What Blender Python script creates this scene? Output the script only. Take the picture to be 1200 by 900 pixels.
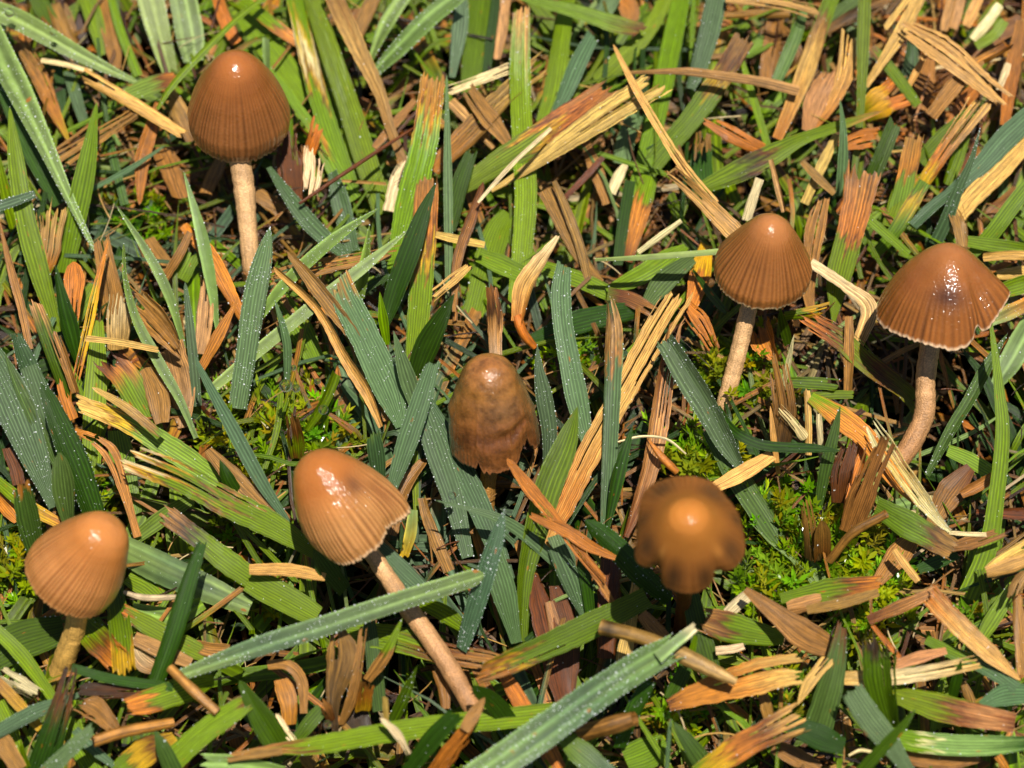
import bpy, math, random
import numpy as np
from mathutils import Vector, Matrix

# ---------------------------------------------------------------- scene, camera, light (1 unit = 1 cm)
S = bpy.context.scene
for o in list(bpy.data.objects):
    bpy.data.objects.remove(o)
S.unit_settings.system = 'METRIC'
S.unit_settings.scale_length = 0.01
COL = S.collection
random.seed(7)
RNG = np.random.default_rng(11)
PITCH = math.radians(60)
DIST = 36.7
FWD = np.array([0.0, math.cos(PITCH), -math.sin(PITCH)])
RIGHT = np.array([1.0, 0.0, 0.0])
UP = np.array([0.0, math.sin(PITCH), math.cos(PITCH)])
CAM = -FWD * DIST
cam_d = bpy.data.cameras.new('camera')
cam = bpy.data.objects.new('camera', cam_d)
COL.objects.link(cam)
cam.location = CAM
cam.rotation_euler = (math.pi / 2 - PITCH, 0, 0)
cam_d.lens = 100
cam_d.sensor_width = 36
cam_d.clip_start = 0.5
cam_d.clip_end = 500
cam_d.dof.use_dof = True
cam_d.dof.focus_distance = DIST - 1.1
# aperture in scene units (1 unit = 1 cm): lens 100 mm counts as 0.1 unit, so the stop is scaled
cam_d.dof.aperture_fstop = 0.22
S.camera = cam

# light comes from above the lens, slightly from the right: almost overhead
LDIR = UP * math.sin(math.radians(22)) - FWD * math.cos(math.radians(22)) + RIGHT * 0.10
LDIR /= np.linalg.norm(LDIR)
elev = math.asin(LDIR[2])
azim = math.atan2(LDIR[0], LDIR[1])
w = bpy.data.worlds.new('World')
S.world = w
w.use_nodes = True
nt = w.node_tree
sky = nt.nodes.new('ShaderNodeTexSky')
sky.sky_type = 'NISHITA'
sky.sun_disc = False
sky.sun_elevation = elev
sky.sun_rotation = azim
bg = nt.nodes['Background']
nt.links.new(sky.outputs[0], bg.inputs[0])
bg.inputs[1].default_value = 0.05
sun_d = bpy.data.lights.new('sun', 'SUN')
sun_d.energy = 5.0
sun_d.angle = math.radians(0.6)
sun_d.color = (1.0, 0.96, 0.88)
sun = bpy.data.objects.new('sun', sun_d)
COL.objects.link(sun)
sun.rotation_euler = Vector(LDIR).to_track_quat('Z', 'Y').to_euler()
S.view_settings.view_transform = 'Standard'
S.view_settings.look = 'None'
S.view_settings.exposure = 0.42
S.view_settings.gamma = 1.0

# ---------------------------------------------------------------- helpers
def ray(px, py):
    d = FWD + RIGHT * ((px - 600) / 1200 * .36) + UP * ((450 - py) / 1200 * .36)
    return d
def at(px, py, h):
    """the point of the lawn seen at a place of the photo, h cm above the turf"""
    d = ray(px, py)
    return CAM + d * ((h - CAM[2]) / d[2])
def pxsize(p):
    return float(np.dot(p - CAM, FWD)) * .36 / 1200
def lin(c):
    c = np.array(c, float) / 255
    return np.where(c <= .04045, c / 12.92, ((c + .055) / 1.055) ** 2.4)
# colour, dryness
PAL = {'G': ((116, 142, 2), 0), 'D': ((46, 78, 6), 0), 'B': ((92, 118, 78), 0), 'L': ((138, 162, 86), 0),
       'S': ((214, 166, 84), 1), 'T': ((158, 110, 48), 1), 'O': ((190, 116, 34), 1), 'R': ((106, 56, 16), 1),
       'Y': ((204, 158, 20), .5), 'W': ((232, 206, 150), 1), 'K': ((60, 40, 18), 1), 'P': ((190, 140, 80), 1),
       'Q': ((212, 166, 114), 1), 'N': ((162, 108, 62), 1)}
PAL = {k: (lin(v[0]), v[1]) for k, v in PAL.items()}
def cat_rom(P, n):
    """smooth curve through the rows of P, n samples evenly spread"""
    P = np.asarray(P, float)
    m = len(P)
    if m == 2:
        t = np.linspace(0, 1, n)[:, None]
        return P[0] * (1 - t) + P[1] * t
    Q = np.vstack([2 * P[0] - P[1], P, 2 * P[-1] - P[-2]])
    out = []
    for i in range(m - 1):
        p0, p1, p2, p3 = Q[i:i + 4]
        t = np.linspace(0, 1, 24, endpoint=False)[:, None]
        out.append(.5 * (2 * p1 + (p2 - p0) * t + (2 * p0 - 5 * p1 + 4 * p2 - p3) * t ** 2 + (3 * p1 - p0 - 3 * p2 + p3) * t ** 3))
    out = np.vstack(out + [P[-1:]])
    L = np.concatenate([[0], np.cumsum(np.hypot(*(np.diff(out[:, :2], axis=0).T)))])
    s = np.linspace(0, L[-1], n)
    return np.stack([np.interp(s, L, out[:, k]) for k in range(out.shape[1])], 1)
def unit(v):
    return v / (np.linalg.norm(v, axis=-1, keepdims=True) + 1e-12)
def mesh_obj(name, verts, faces, mat, parent=None, cols=None, uvv=None, smooth=True):
    me = bpy.data.meshes.new(name)
    verts = np.asarray(verts, np.float32)
    me.vertices.add(len(verts))
    me.vertices.foreach_set('co', verts.ravel())
    if isinstance(faces, np.ndarray):
        k = faces.shape[1]
        loops = faces.ravel().astype(np.int32)
        starts = np.arange(len(faces), dtype=np.int32) * k
    else:
        loops = np.array([i for f in faces for i in f], np.int32)
        starts = np.concatenate([[0], np.cumsum([len(f) for f in faces])[:-1]]).astype(np.int32)
    me.loops.add(len(loops))
    me.loops.foreach_set('vertex_index', loops)
    me.polygons.add(len(starts))
    me.polygons.foreach_set('loop_start', starts)
    me.polygons.foreach_set('use_smooth', np.full(len(starts), smooth))
    if cols is not None:
        a = me.attributes.new('Col', 'FLOAT_COLOR', 'POINT')
        a.data.foreach_set('color', np.asarray(cols, np.float32).ravel())
    if uvv is not None:
        a = me.attributes.new('uvv', 'FLOAT_VECTOR', 'POINT')
        a.data.foreach_set('vector', np.asarray(uvv, np.float32).ravel())
    me.update()
    me.validate()
    me.materials.append(mat)
    o = bpy.data.objects.new(name, me)
    COL.objects.link(o)
    if parent is not None:
        o.parent = parent
    return o
def tag(o, label=None, cat=None, group=None, kind=None):
    for k, v in (('label', label), ('category', cat), ('group', group), ('kind', kind)):
        if v:
            o[k] = v
    return o

# ---------------------------------------------------------------- materials
class NT:
    def __init__(self, name):
        self.m = bpy.data.materials.new(name)
        self.m.use_nodes = True
        self.t = self.m.node_tree
        self.p = self.t.nodes['Principled BSDF']
        self.out = self.t.nodes['Material Output']
    def n(self, typ, **kw):
        x = self.t.nodes.new(typ)
        for k, v in kw.items():
            if k.startswith('i_'):
                x.inputs[int(k[2:])].default_value = v
            else:
                setattr(x, k, v)
        return x
    def l(self, a, b):
        self.t.links.new(a, b)
    def math(self, op, a, b=None):
        x = self.n('ShaderNodeMath', operation=op)
        for i, v in enumerate((a, b)):
            if v is None:
                continue
            if isinstance(v, (int, float)):
                x.inputs[i].default_value = v
            else:
                self.l(v, x.inputs[i])
        return x.outputs[0]
    def ramp(self, fac, a, b, lo=0.0, hi=1.0):
        x = self.n('ShaderNodeMapRange')
        self.l(fac, x.inputs[0])
        for i, v in enumerate((a, b, lo, hi)):
            x.inputs[i + 1].default_value = v
        return x.outputs[0]
    def scale_col(self, col, fac):
        x = self.n('ShaderNodeVectorMath', operation='SCALE')
        self.l(col, x.inputs[0])
        self.l(fac, x.inputs['Scale'])
        return x.outputs[0]
def blade_material(name='leaf_blade'):
    k = NT(name)
    a = k.n('ShaderNodeAttribute', attribute_name='Col')
    u = k.n('ShaderNodeAttribute', attribute_name='uvv')
    sep = k.n('ShaderNodeSeparateXYZ')
    k.l(u.outputs['Vector'], sep.inputs[0])
    dry = a.outputs['Alpha']
    # long streaks that follow the fibres
    comb = k.n('ShaderNodeCombineXYZ')
    k.l(k.math('MULTIPLY', sep.outputs[0], 7.0), comb.inputs[0])
    k.l(k.math('MULTIPLY', sep.outputs[1], .4), comb.inputs[1])
    k.l(k.math('MULTIPLY', sep.outputs[2], 37.0), comb.inputs[2])
    streak = k.n('ShaderNodeTexNoise')
    streak.inputs['Scale'].default_value = 1.0
    streak.inputs['Detail'].default_value = 4
    k.l(comb.outputs[0], streak.inputs['Vector'])
    comb2 = k.n('ShaderNodeCombineXYZ')
    k.l(k.math('MULTIPLY', sep.outputs[0], 1.6), comb2.inputs[0])
    k.l(k.math('MULTIPLY', sep.outputs[1], 4.0), comb2.inputs[1])
    k.l(k.math('MULTIPLY', sep.outputs[2], 91.0), comb2.inputs[2])
    blot = k.n('ShaderNodeTexNoise')
    blot.inputs['Scale'].default_value = 1.6
    blot.inputs['Detail'].default_value = 6
    k.l(comb2.outputs[0], blot.inputs['Vector'])
    f = k.math('MULTIPLY', k.math('ADD', k.ramp(streak.outputs[0], .3, .7, .66, 1.26), k.math('MULTIPLY', dry, k.ramp(streak.outputs[0], .35, .65, -.24, .16))), k.math('ADD', k.ramp(blot.outputs[0], .3, .7, .82, 1.16), k.math('MULTIPLY', dry, k.ramp(blot.outputs[0], .35, .6, -.2, .06))))
    # dark pepper specks on dry matter
    comb3 = k.n('ShaderNodeCombineXYZ')
    k.l(k.math('MULTIPLY', sep.outputs[0], 5.0), comb3.inputs[0])
    k.l(k.math('MULTIPLY', sep.outputs[1], 12.0), comb3.inputs[1])
    k.l(k.math('MULTIPLY', sep.outputs[2], 17.0), comb3.inputs[2])
    sp = k.n('ShaderNodeTexNoise')
    sp.inputs['Scale'].default_value = 3.0
    k.l(comb3.outputs[0], sp.inputs['Vector'])
    speck = k.math('MULTIPLY', k.ramp(sp.outputs[0], .64, .72, 0, .55), k.math('ADD', k.math('MULTIPLY', dry, .8), .12))
    f = k.math('MULTIPLY', f, k.math('SUBTRACT', 1.0, speck))
    # pale veins between the ridges of green blades (pigment)
    vein = k.n('ShaderNodeMath', operation='SINE')
    k.l(k.math('ADD', k.math('MULTIPLY', sep.outputs[0], 4 * math.pi), -math.pi / 2), vein.inputs[0])
    f = k.math('MULTIPLY', f, k.math('ADD', k.math('MULTIPLY', k.math('ADD', .7, k.math('MULTIPLY', k.math('POWER', k.ramp(vein.outputs[0], -1, 1, 1, 0), 2.2), .62)), k.math('SUBTRACT', 1.0, k.math('MULTIPLY', dry, .25))), k.math('MULTIPLY', dry, .23)))
    base = k.scale_col(a.outputs['Color'], f)
    # rust spots on living blades
    spot = k.n('ShaderNodeTexVoronoi')
    spot.inputs['Scale'].default_value = 1.0
    comb4 = k.n('ShaderNodeCombineXYZ')
    k.l(k.math('MULTIPLY', sep.outputs[0], .9), comb4.inputs[0])
    k.l(k.math('MULTIPLY', sep.outputs[1], 3.0), comb4.inputs[1])
    k.l(k.math('MULTIPLY', sep.outputs[2], 53.0), comb4.inputs[2])
    k.l(comb4.outputs[0], spot.inputs['Vector'])
    mix = k.n('ShaderNodeMix', data_type='RGBA')
    rare = k.math('MULTIPLY', k.ramp(spot.outputs['Distance'], .10, .17, .8, 0), k.ramp(blot.outputs[0], .55, .6, 0, 1))
    k.l(k.math('MULTIPLY', rare, k.math('SUBTRACT', 1.0, dry)), mix.inputs[0])
    k.l(base, mix.inputs[6])
    mix.inputs[7].default_value = (*lin((176, 96, 24)), 1)
    col = mix.outputs[2]
    k.l(col, k.p.inputs['Base Color'])
    k.l(k.ramp(dry, 0, 1, .31, .33), k.p.inputs['Roughness'])
    k.p.inputs['Specular IOR Level'].default_value = .45
    # fine fibre relief
    fib = k.n('ShaderNodeTexNoise')
    combf = k.n('ShaderNodeCombineXYZ')
    k.l(k.math('MULTIPLY', sep.outputs[0], 16.0), combf.inputs[0])
    k.l(k.math('MULTIPLY', sep.outputs[1], 9.0), combf.inputs[1])
    k.l(sep.outputs[2], combf.inputs[2])
    k.l(combf.outputs[0], fib.inputs['Vector'])
    fib.inputs['Detail'].default_value = 3
    b = k.n('ShaderNodeBump')
    b.inputs['Strength'].default_value = .55
    b.inputs['Distance'].default_value = .012
    k.l(fib.outputs[0], b.inputs['Height'])
    k.l(b.outputs[0], k.p.inputs['Normal'])
    tr = k.n('ShaderNodeBsdfTranslucent')
    k.l(k.scale_col(col, k.ramp(dry, 0, 1, 1.25, 1.0)), tr.inputs[0])
    ms = k.n('ShaderNodeMixShader')
    k.l(k.ramp(dry, 0, 1, .3, .10), ms.inputs[0])
    k.l(k.p.outputs[0], ms.inputs[1])
    k.l(tr.outputs[0], ms.inputs[2])
    k.l(ms.outputs[0], k.out.inputs[0])
    return k.m
M_BLADE = blade_material()
def dew_material():
    k = NT('dew')
    k.p.inputs['Base Color'].default_value = (.92, .96, .94, 1)
    k.p.inputs['Roughness'].default_value = .16
    k.p.inputs['Transmission Weight'].default_value = .12
    k.p.inputs['IOR'].default_value = 1.33
    k.p.inputs['Specular IOR Level'].default_value = 1.0
    return k.m
M_DEW = dew_material()
def water_material():
    k = NT('water_drop')
    k.p.inputs['Base Color'].default_value = (.95, 1, .95, 1)
    k.p.inputs['Roughness'].default_value = .02
    k.p.inputs['Transmission Weight'].default_value = 1.0
    k.p.inputs['IOR'].default_value = 1.33
    return k.m
M_WATER = water_material()
def cap_material(name, rough, wet, wrinkle, coat=1.0):
    k = NT(name)
    a = k.n('ShaderNodeAttribute', attribute_name='Col')
    tc = k.n('ShaderNodeTexCoord')
    n1 = k.n('ShaderNodeTexNoise')
    n1.inputs['Scale'].default_value = 2.2
    n1.inputs['Detail'].default_value = 5
    k.l(tc.outputs['Object'], n1.inputs['Vector'])
    f = k.ramp(n1.outputs[0], .3, .7, .84, 1.14)
    if wrinkle:
        n3 = k.n('ShaderNodeTexNoise')
        n3.inputs['Scale'].default_value = 5.5
        n3.inputs['Detail'].default_value = 7
        n3.inputs['Roughness'].default_value = .62
        k.l(tc.outputs['Object'], n3.inputs['Vector'])
        f = k.math('MULTIPLY', f, k.ramp(n3.outputs[0], .36, .6, .5, 1.12))
    k.l(k.scale_col(a.outputs['Color'], f), k.p.inputs['Base Color'])
    k.p.inputs['Roughness'].default_value = rough
    k.p.inputs['Specular IOR Level'].default_value = .08 + .3 * wrinkle
    k.p.inputs['Subsurface Weight'].default_value = .12
    k.p.inputs['Subsurface Radius'].default_value = (.12, .05, .02)
    k.p.inputs['Subsurface Scale'].default_value = .5
    # beads of moisture: fine grain that breaks the highlight into sparkles
    n2 = k.n('ShaderNodeTexNoise')
    n2.inputs['Scale'].default_value = 27
    n2.inputs['Detail'].default_value = 1.5
    k.l(tc.outputs['Object'], n2.inputs['Vector'])
    b = k.n('ShaderNodeBump')
    b.inputs['Strength'].default_value = 1.0
    b.inputs['Distance'].default_value = .006 + .02 * wet
    k.l(n2.outputs[0], b.inputs['Height'])
    k.l(b.outputs[0], k.p.inputs['Coat Normal'])
    b2 = k.n('ShaderNodeBump')
    b2.inputs['Strength'].default_value = .35 + .4 * wrinkle
    b2.inputs['Distance'].default_value = .015 + .03 * wrinkle
    k.l((n3 if wrinkle else n2).outputs[0], b2.inputs['Height'])
    k.l(b2.outputs[0], k.p.inputs['Normal'])
    k.p.inputs['Coat Weight'].default_value = coat
    k.p.inputs['Coat Roughness'].default_value = .09
    k.p.inputs['Coat IOR'].default_value = 1.36
    return k.m
def stem_material():
    k = NT('stem')
    a = k.n('ShaderNodeAttribute', attribute_name='Col')
    u = k.n('ShaderNodeAttribute', attribute_name='uvv')
    tc = k.n('ShaderNodeTexCoord')
    n1 = k.n('ShaderNodeTexNoise')
    n1.inputs['Scale'].default_value = 55
    n1.inputs['Detail'].default_value = 3
    k.l(tc.outputs['Object'], n1.inputs['Vector'])
    n2 = k.n('ShaderNodeTexNoise')
    n2.inputs['Scale'].default_value = 5
    n2.inputs['Detail'].default_value = 5
    k.l(tc.outputs['Object'], n2.inputs['Vector'])
    f = k.math('MULTIPLY', k.ramp(n1.outputs[0], .35, .65, .74, 1.2), k.ramp(n2.outputs[0], .3, .7, .72, 1.18))
    sp_ = k.n('ShaderNodeSeparateXYZ')
    k.l(u.outputs['Vector'], sp_.inputs[0])
    cb_ = k.n('ShaderNodeCombineXYZ')
    k.l(k.math('MULTIPLY', sp_.outputs[0], 9.0), cb_.inputs[0])
    k.l(k.math('MULTIPLY', sp_.outputs[1], 1.4), cb_.inputs[1])
    n3 = k.n('ShaderNodeTexNoise')
    n3.inputs['Scale'].default_value = 1.0
    n3.inputs['Detail'].default_value = 4
    k.l(cb_.outputs[0], n3.inputs['Vector'])
    f = k.math('MULTIPLY', f, k.ramp(n3.outputs[0], .35, .65, .76, 1.15))
    k.l(k.scale_col(a.outputs['Color'], f), k.p.inputs['Base Color'])
    k.p.inputs['Roughness'].default_value = .45
    b = k.n('ShaderNodeBump')
    b.inputs['Strength'].default_value = .8
    b.inputs['Distance'].default_value = .02
    k.l(n1.outputs[0], b.inputs['Height'])
    k.l(b.outputs[0], k.p.inputs['Normal'])
    return k.m
def soil_material():
    k = NT('soil')
    tc = k.n('ShaderNodeTexCoord')
    n = k.n('ShaderNodeTexNoise')
    n.inputs['Scale'].default_value = 3
    n.inputs['Detail'].default_value = 9
    k.l(tc.outputs['Object'], n.inputs['Vector'])
    r = k.n('ShaderNodeValToRGB')
    r.color_ramp.elements[0].position = .35
    r.color_ramp.elements[0].color = (.004, .0025, .0015, 1)
    r.color_ramp.elements[1].position = .75
    r.color_ramp.elements[1].color = (.03, .018, .008, 1)
    k.l(n.outputs[0], r.inputs[0])
    k.l(r.outputs[0], k.p.inputs['Base Color'])
    k.p.inputs['Roughness'].default_value = .9
    k.p.inputs['Specular IOR Level'].default_value = .08
    b = k.n('ShaderNodeBump')
    b.inputs['Strength'].default_value = 1
    b.inputs['Distance'].default_value = .1
    k.l(n.outputs[0], b.inputs['Height'])
    k.l(b.outputs[0], k.p.inputs['Normal'])
    return k.m
def moss_material():
    k = NT('moss')
    a = k.n('ShaderNodeAttribute', attribute_name='Col')
    k.l(a.outputs['Color'], k.p.inputs['Base Color'])
    k.p.inputs['Roughness'].default_value = .22
    k.p.inputs['Specular IOR Level'].default_value = .6
    tr = k.n('ShaderNodeBsdfTranslucent')
    k.l(a.outputs['Color'], tr.inputs[0])
    ms = k.n('ShaderNodeMixShader')
    ms.inputs[0].default_value = .45
    k.l(k.p.outputs[0], ms.inputs[1])
    k.l(tr.outputs[0], ms.inputs[2])
    k.l(ms.outputs[0], k.out.inputs[0])
    return k.m
# ---------------------------------------------------------------- the ground under the turf
def build_soil():
    n = 120
    x = np.linspace(-32, 32, n)
    X, Y = np.meshgrid(x, x)
    Z = -1.9 + .12 * np.sin(X * 1.7 + Y) + .1 * np.sin(Y * 2.3 - X * .6) + RNG.normal(0, .06, X.shape)
    V = np.stack([X.ravel(), Y.ravel(), Z.ravel()], 1)
    i = np.arange(n * n).reshape(n, n)
    F = np.stack([i[:-1, :-1], i[:-1, 1:], i[1:, 1:], i[1:, :-1]], -1).reshape(-1, 4)
    o = mesh_obj('ground', V, F, soil_material())
    tag(o, 'dark damp soil under the turf', None, None, 'structure')
build_soil()

# ---------------------------------------------------------------- blades
def stops_at(stops, s):
    """colour and dryness along a blade"""
    pos = [p for _, p in stops]
    cs = np.array([PAL[c][0] for c, _ in stops])
    dr = np.array([PAL[c][1] for c, _ in stops])
    out = np.stack([np.interp(s, pos, cs[:, k]) for k in range(3)] + [np.interp(s, pos, dr)], -1)
    return out
def ribbon(P, W, N, ncol, stops, ends='--', fold=0., rib=.03, jag=.5, tint=1., seed=0., arch=.0, split=0.):
    """a leaf blade: P centreline, W width, N facing; ridged across, cut or pointed at its ends"""
    n = len(P)
    T = unit(np.gradient(P, axis=0))
    side = unit(np.cross(T, N))
    Nn = unit(np.cross(side, T))
    L = np.concatenate([[0], np.cumsum(np.linalg.norm(np.diff(P, axis=0), axis=1))])
    s = L / L[-1]
    u = np.linspace(-1, 1, ncol)
    zig = np.where(np.arange(ncol) % 2 == 0, 0., 1.)
    zig[0] = zig[-1] = 0
    hgt = fold * (np.abs(u) - .5) * .9 + arch * (u ** 2 - .4)
    w = W / 2
    lift = hgt[None, :] * w[:, None] + zig[None, :] * (rib * W)[:, None]
    V = P[:, None, :] + side[:, None, :] * (u[None, :, None] * w[:, None, None]) + Nn[:, None, :] * lift[:, :, None]
    # frayed cuts
    for e, code in ((0, ends[0]), (n - 1, ends[1])):
        if code == 'c':
            d = T[e] * (1 if e else -1)
            k = RNG.normal(0, 1, ncol)
            k = (k + np.roll(k, 1)) * .28 + RNG.normal(0, .3, ncol) + (RNG.random(ncol) < .12) * RNG.uniform(.3, 1.4, ncol)
            slope = RNG.normal(0, .18)
            off = (k * jag * .34 + slope * u) * W[e]
            prev = e - 1 if e else 1
            V[e] += d[None, :] * off[:, None]
            V[prev] += d[None, :] * (off * .45)[:, None]
            V[e] += Nn[e] * (RNG.normal(0, .05, ncol) * W[e])[:, None]
    wob = RNG.normal(0, .045, ncol)
    wob = wob + np.roll(wob, 1)
    C = stops_at(stops, np.clip(s[:, None] + wob[None, :] + RNG.normal(0, .02, (n, ncol)), 0, 1))
    C[..., :3] *= tint
    uv = np.zeros((n, ncol, 3))
    uv[..., 0] = (u[None, :] + 1) * (ncol - 1) / 8
    uv[..., 1] = L[:, None]
    uv[..., 2] = seed
    i = np.arange(n * ncol).reshape(n, ncol)
    F = np.stack([i[:-1, :-1], i[:-1, 1:], i[1:, 1:], i[1:, :-1]], -1)
    keep = np.ones((n - 1, ncol - 1), bool)
    if split and ncol >= 9:
        # strands that have come apart at the cut ends
        for end in (0, 1):
            if ends[end] != 'c' or RNG.random() > split:
                continue
            k = int(RNG.integers(1, 3 + ncol // 7))
            cols_ = np.sort(RNG.choice(np.arange(1, ncol - 2), k, False))
            for cidx in cols_:
                ln = RNG.uniform(.12, .75)
                rows_ = (s[:-1] > 1 - ln) if end else (s[1:] < ln)
                keep[rows_, cidx] = False
            edges_ = [0] + [c + 1 for c in cols_] + [ncol]
            ramp = np.clip((s - .5) * 2, 0, 1) ** 2 if end else np.clip((.5 - s) * 2, 0, 1) ** 2
            for a_, b_ in zip(edges_, edges_[1:]):
                mid_u = u[a_:b_].mean()
                off = Nn * (ramp * RNG.normal(0, .16) * W.mean())[:, None] + side * (ramp * (mid_u * .12 + RNG.normal(0, .05)) * W.mean())[:, None]
                V[:, a_:b_] += off[:, None, :]
                V[:, a_:b_] += T[:, None, :] * (ramp * RNG.normal(0, .25) * W.mean())[:, None, None]
    F = F[keep].reshape(-1, 4)
    return V.reshape(-1, 3), F, C.reshape(-1, 4), uv.reshape(-1, 3)
def tube(P, R, nseg, colfn, hollow=False, closed=True):
    n = len(P)
    T = unit(np.gradient(P, axis=0))
    ref = np.array([1., 0, 0]) if abs(T[:, 0]).mean() < .8 else np.array([0, 1., 0])
    A = unit(np.cross(T, ref))
    B = np.cross(T, A)
    a = np.linspace(0, 2 * np.pi, nseg, endpoint=False)
    V = P[:, None, :] + R[:, None, None] * (A[:, None, :] * np.cos(a)[None, :, None] + B[:, None, :] * np.sin(a)[None, :, None])
    i = np.arange(n * nseg).reshape(n, nseg)
    j = np.roll(i, -1, 1)
    F = np.stack([i[:-1], j[:-1], j[1:], i[1:]], -1).reshape(-1, 4)
    L = np.concatenate([[0], np.cumsum(np.linalg.norm(np.diff(P, axis=0), axis=1))])
    C = colfn(L / L[-1])
    C = np.repeat(C[:, None, :], nseg, 1)
    uv = np.zeros((n, nseg, 3))
    uv[..., 0] = np.cos(a)[None]
    uv[..., 1] = L[:, None]
    return V.reshape(-1, 3), F, C.reshape(-1, 4), uv.reshape(-1, 3)
# half of a subdivided octahedron: one bead of dew
def bead_mesh():
    V = [(0, 0, 1)]
    for r, z, k in ((.7, .7, 6), (1, 0, 6), (.7, -.6, 6)):
        V += [(r * math.cos(a * math.pi / 3 + z), r * math.sin(a * math.pi / 3 + z), z) for a in range(k)]
    F = [(0, 1 + a, 1 + (a + 1) % 6) for a in range(6)]
    for q in range(2):
        b = 1 + q * 6
        for a in range(6):
            c, d = b + a, b + (a + 1) % 6
            F += [(c, c + 6, d), (d, c + 6, d + 6)]
    return np.array(V, float), np.array(F)
BV, BF = bead_mesh()
def beads(points, radii):
    n = len(points)
    V = points[:, None, :] + BV[None] * radii[:, None, None]
    F = BF[None] + (np.arange(n) * len(BV))[:, None, None]
    return V.reshape(-1, 3), F.reshape(-1, 3)

TILES = {r + str(c + 1): (x, y) for r, y in zip('ABCD', (0, 220, 440, 660)) for c, x in enumerate((0, 300, 600, 880))}
MUSH = [('tall capped mushroom', 276, 130), ('pale brown mushroom', 893, 310), ('honey coloured mushroom', 405, 590), ('orange tan mushroom', 90, 665),
        ('wrinkled mushroom', 578, 480), ('blurred tawny mushroom', 808, 620), ('broad rusty mushroom', 1100, 350)]
WORDS = {'G': 'bright green', 'D': 'dark green', 'B': 'blue green', 'L': 'pale green', 'S': 'straw coloured', 'T': 'tan', 'O': 'orange brown',
         'R': 'reddish brown', 'Y': 'yellowish', 'W': 'whitish', 'K': 'dark brown', 'P': 'pinkish tan'}
USED = set()
def compass(dx, dy):
    a = math.degrees(math.atan2(-dy, dx)) % 360
    return ['right of', 'upper right of', 'above', 'upper left of', 'left of', 'lower left of', 'below', 'lower right of'][int((a + 22.5) // 45) % 8]
def auto_label(q, stops, ends, opts, dry, wpx, lpx):
    """a label from what the blade looks like and which mushroom it lies beside"""
    mx, my = np.clip(q[:, 0], 5, 1195).mean(), np.clip(q[:, 1], 5, 895).mean()
    size = 'short' if lpx < 70 else ('long' if lpx > 190 else '')
    wide = 'narrow' if wpx < 11 else ('broad' if wpx > 24 else '')
    c0, c1 = stops[0][0], stops[-1][0]
    colour = WORDS[c0] if c0 == c1 or len(stops) == 1 else WORDS[c0] + ' to ' + WORDS[c1]
    what = ('stalk' if 't' in opts else 'straw') if dry else 'blade'
    state = 'cut ' if 'c' in ends else ('pointed ' if 'p' in ends else ('dewy ' if opts.get('d', 0) > .3 else ''))
    d = q[-1] - q[0]
    a = math.degrees(math.atan2(-d[1], d[0])) % 180
    lie = 'lying level' if a < 20 or a > 160 else ('upright' if 70 < a < 110 else ('rising rightwards' if a < 90 else 'rising leftwards'))
    order = sorted(MUSH, key=lambda m: math.hypot(m[1] - mx, m[2] - my))
    def where(m):
        r = math.hypot(m[1] - mx, m[2] - my)
        return ('close ' if r < 95 else ('' if r < 190 else 'well ')) + compass(mx - m[1], my - m[2]) + ' the ' + m[0]
    tries = []
    for m in order[:2]:
        tries += [f'{state}{colour} {what} {lie} {where(m)}', f'{size} {state}{colour} {what} {lie} {where(m)}', f'{size} {wide} {state}{colour} {what} {lie} {where(m)}']
    for edge, dist in (('top edge', my), ('bottom edge', 900 - my), ('edge at one side', min(mx, 1200 - mx))):
        if dist < 160:
            tries.insert(3, f'{size} {wide} {state}{colour} {what} {lie} near the {edge}, {where(order[0])}')
    for t in tries:
        t = ' '.join(t.split())
        if t not in USED and len(t.split()) <= 16:
            USED.add(t)
            return t
    for k in ('lower', 'upper', 'third', 'fourth'):
        t = ' '.join(f'{k} of two like {wide} {colour} {what}s {lie} {where(order[0])}'.split())
        if t not in USED:
            print('FALLBACK', t)
            USED.add(t)
            return t
    return t
GROUP_G, GROUP_D = 'green grass blades of the lawn', 'dead grass blades and straws in the lawn'
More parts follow.
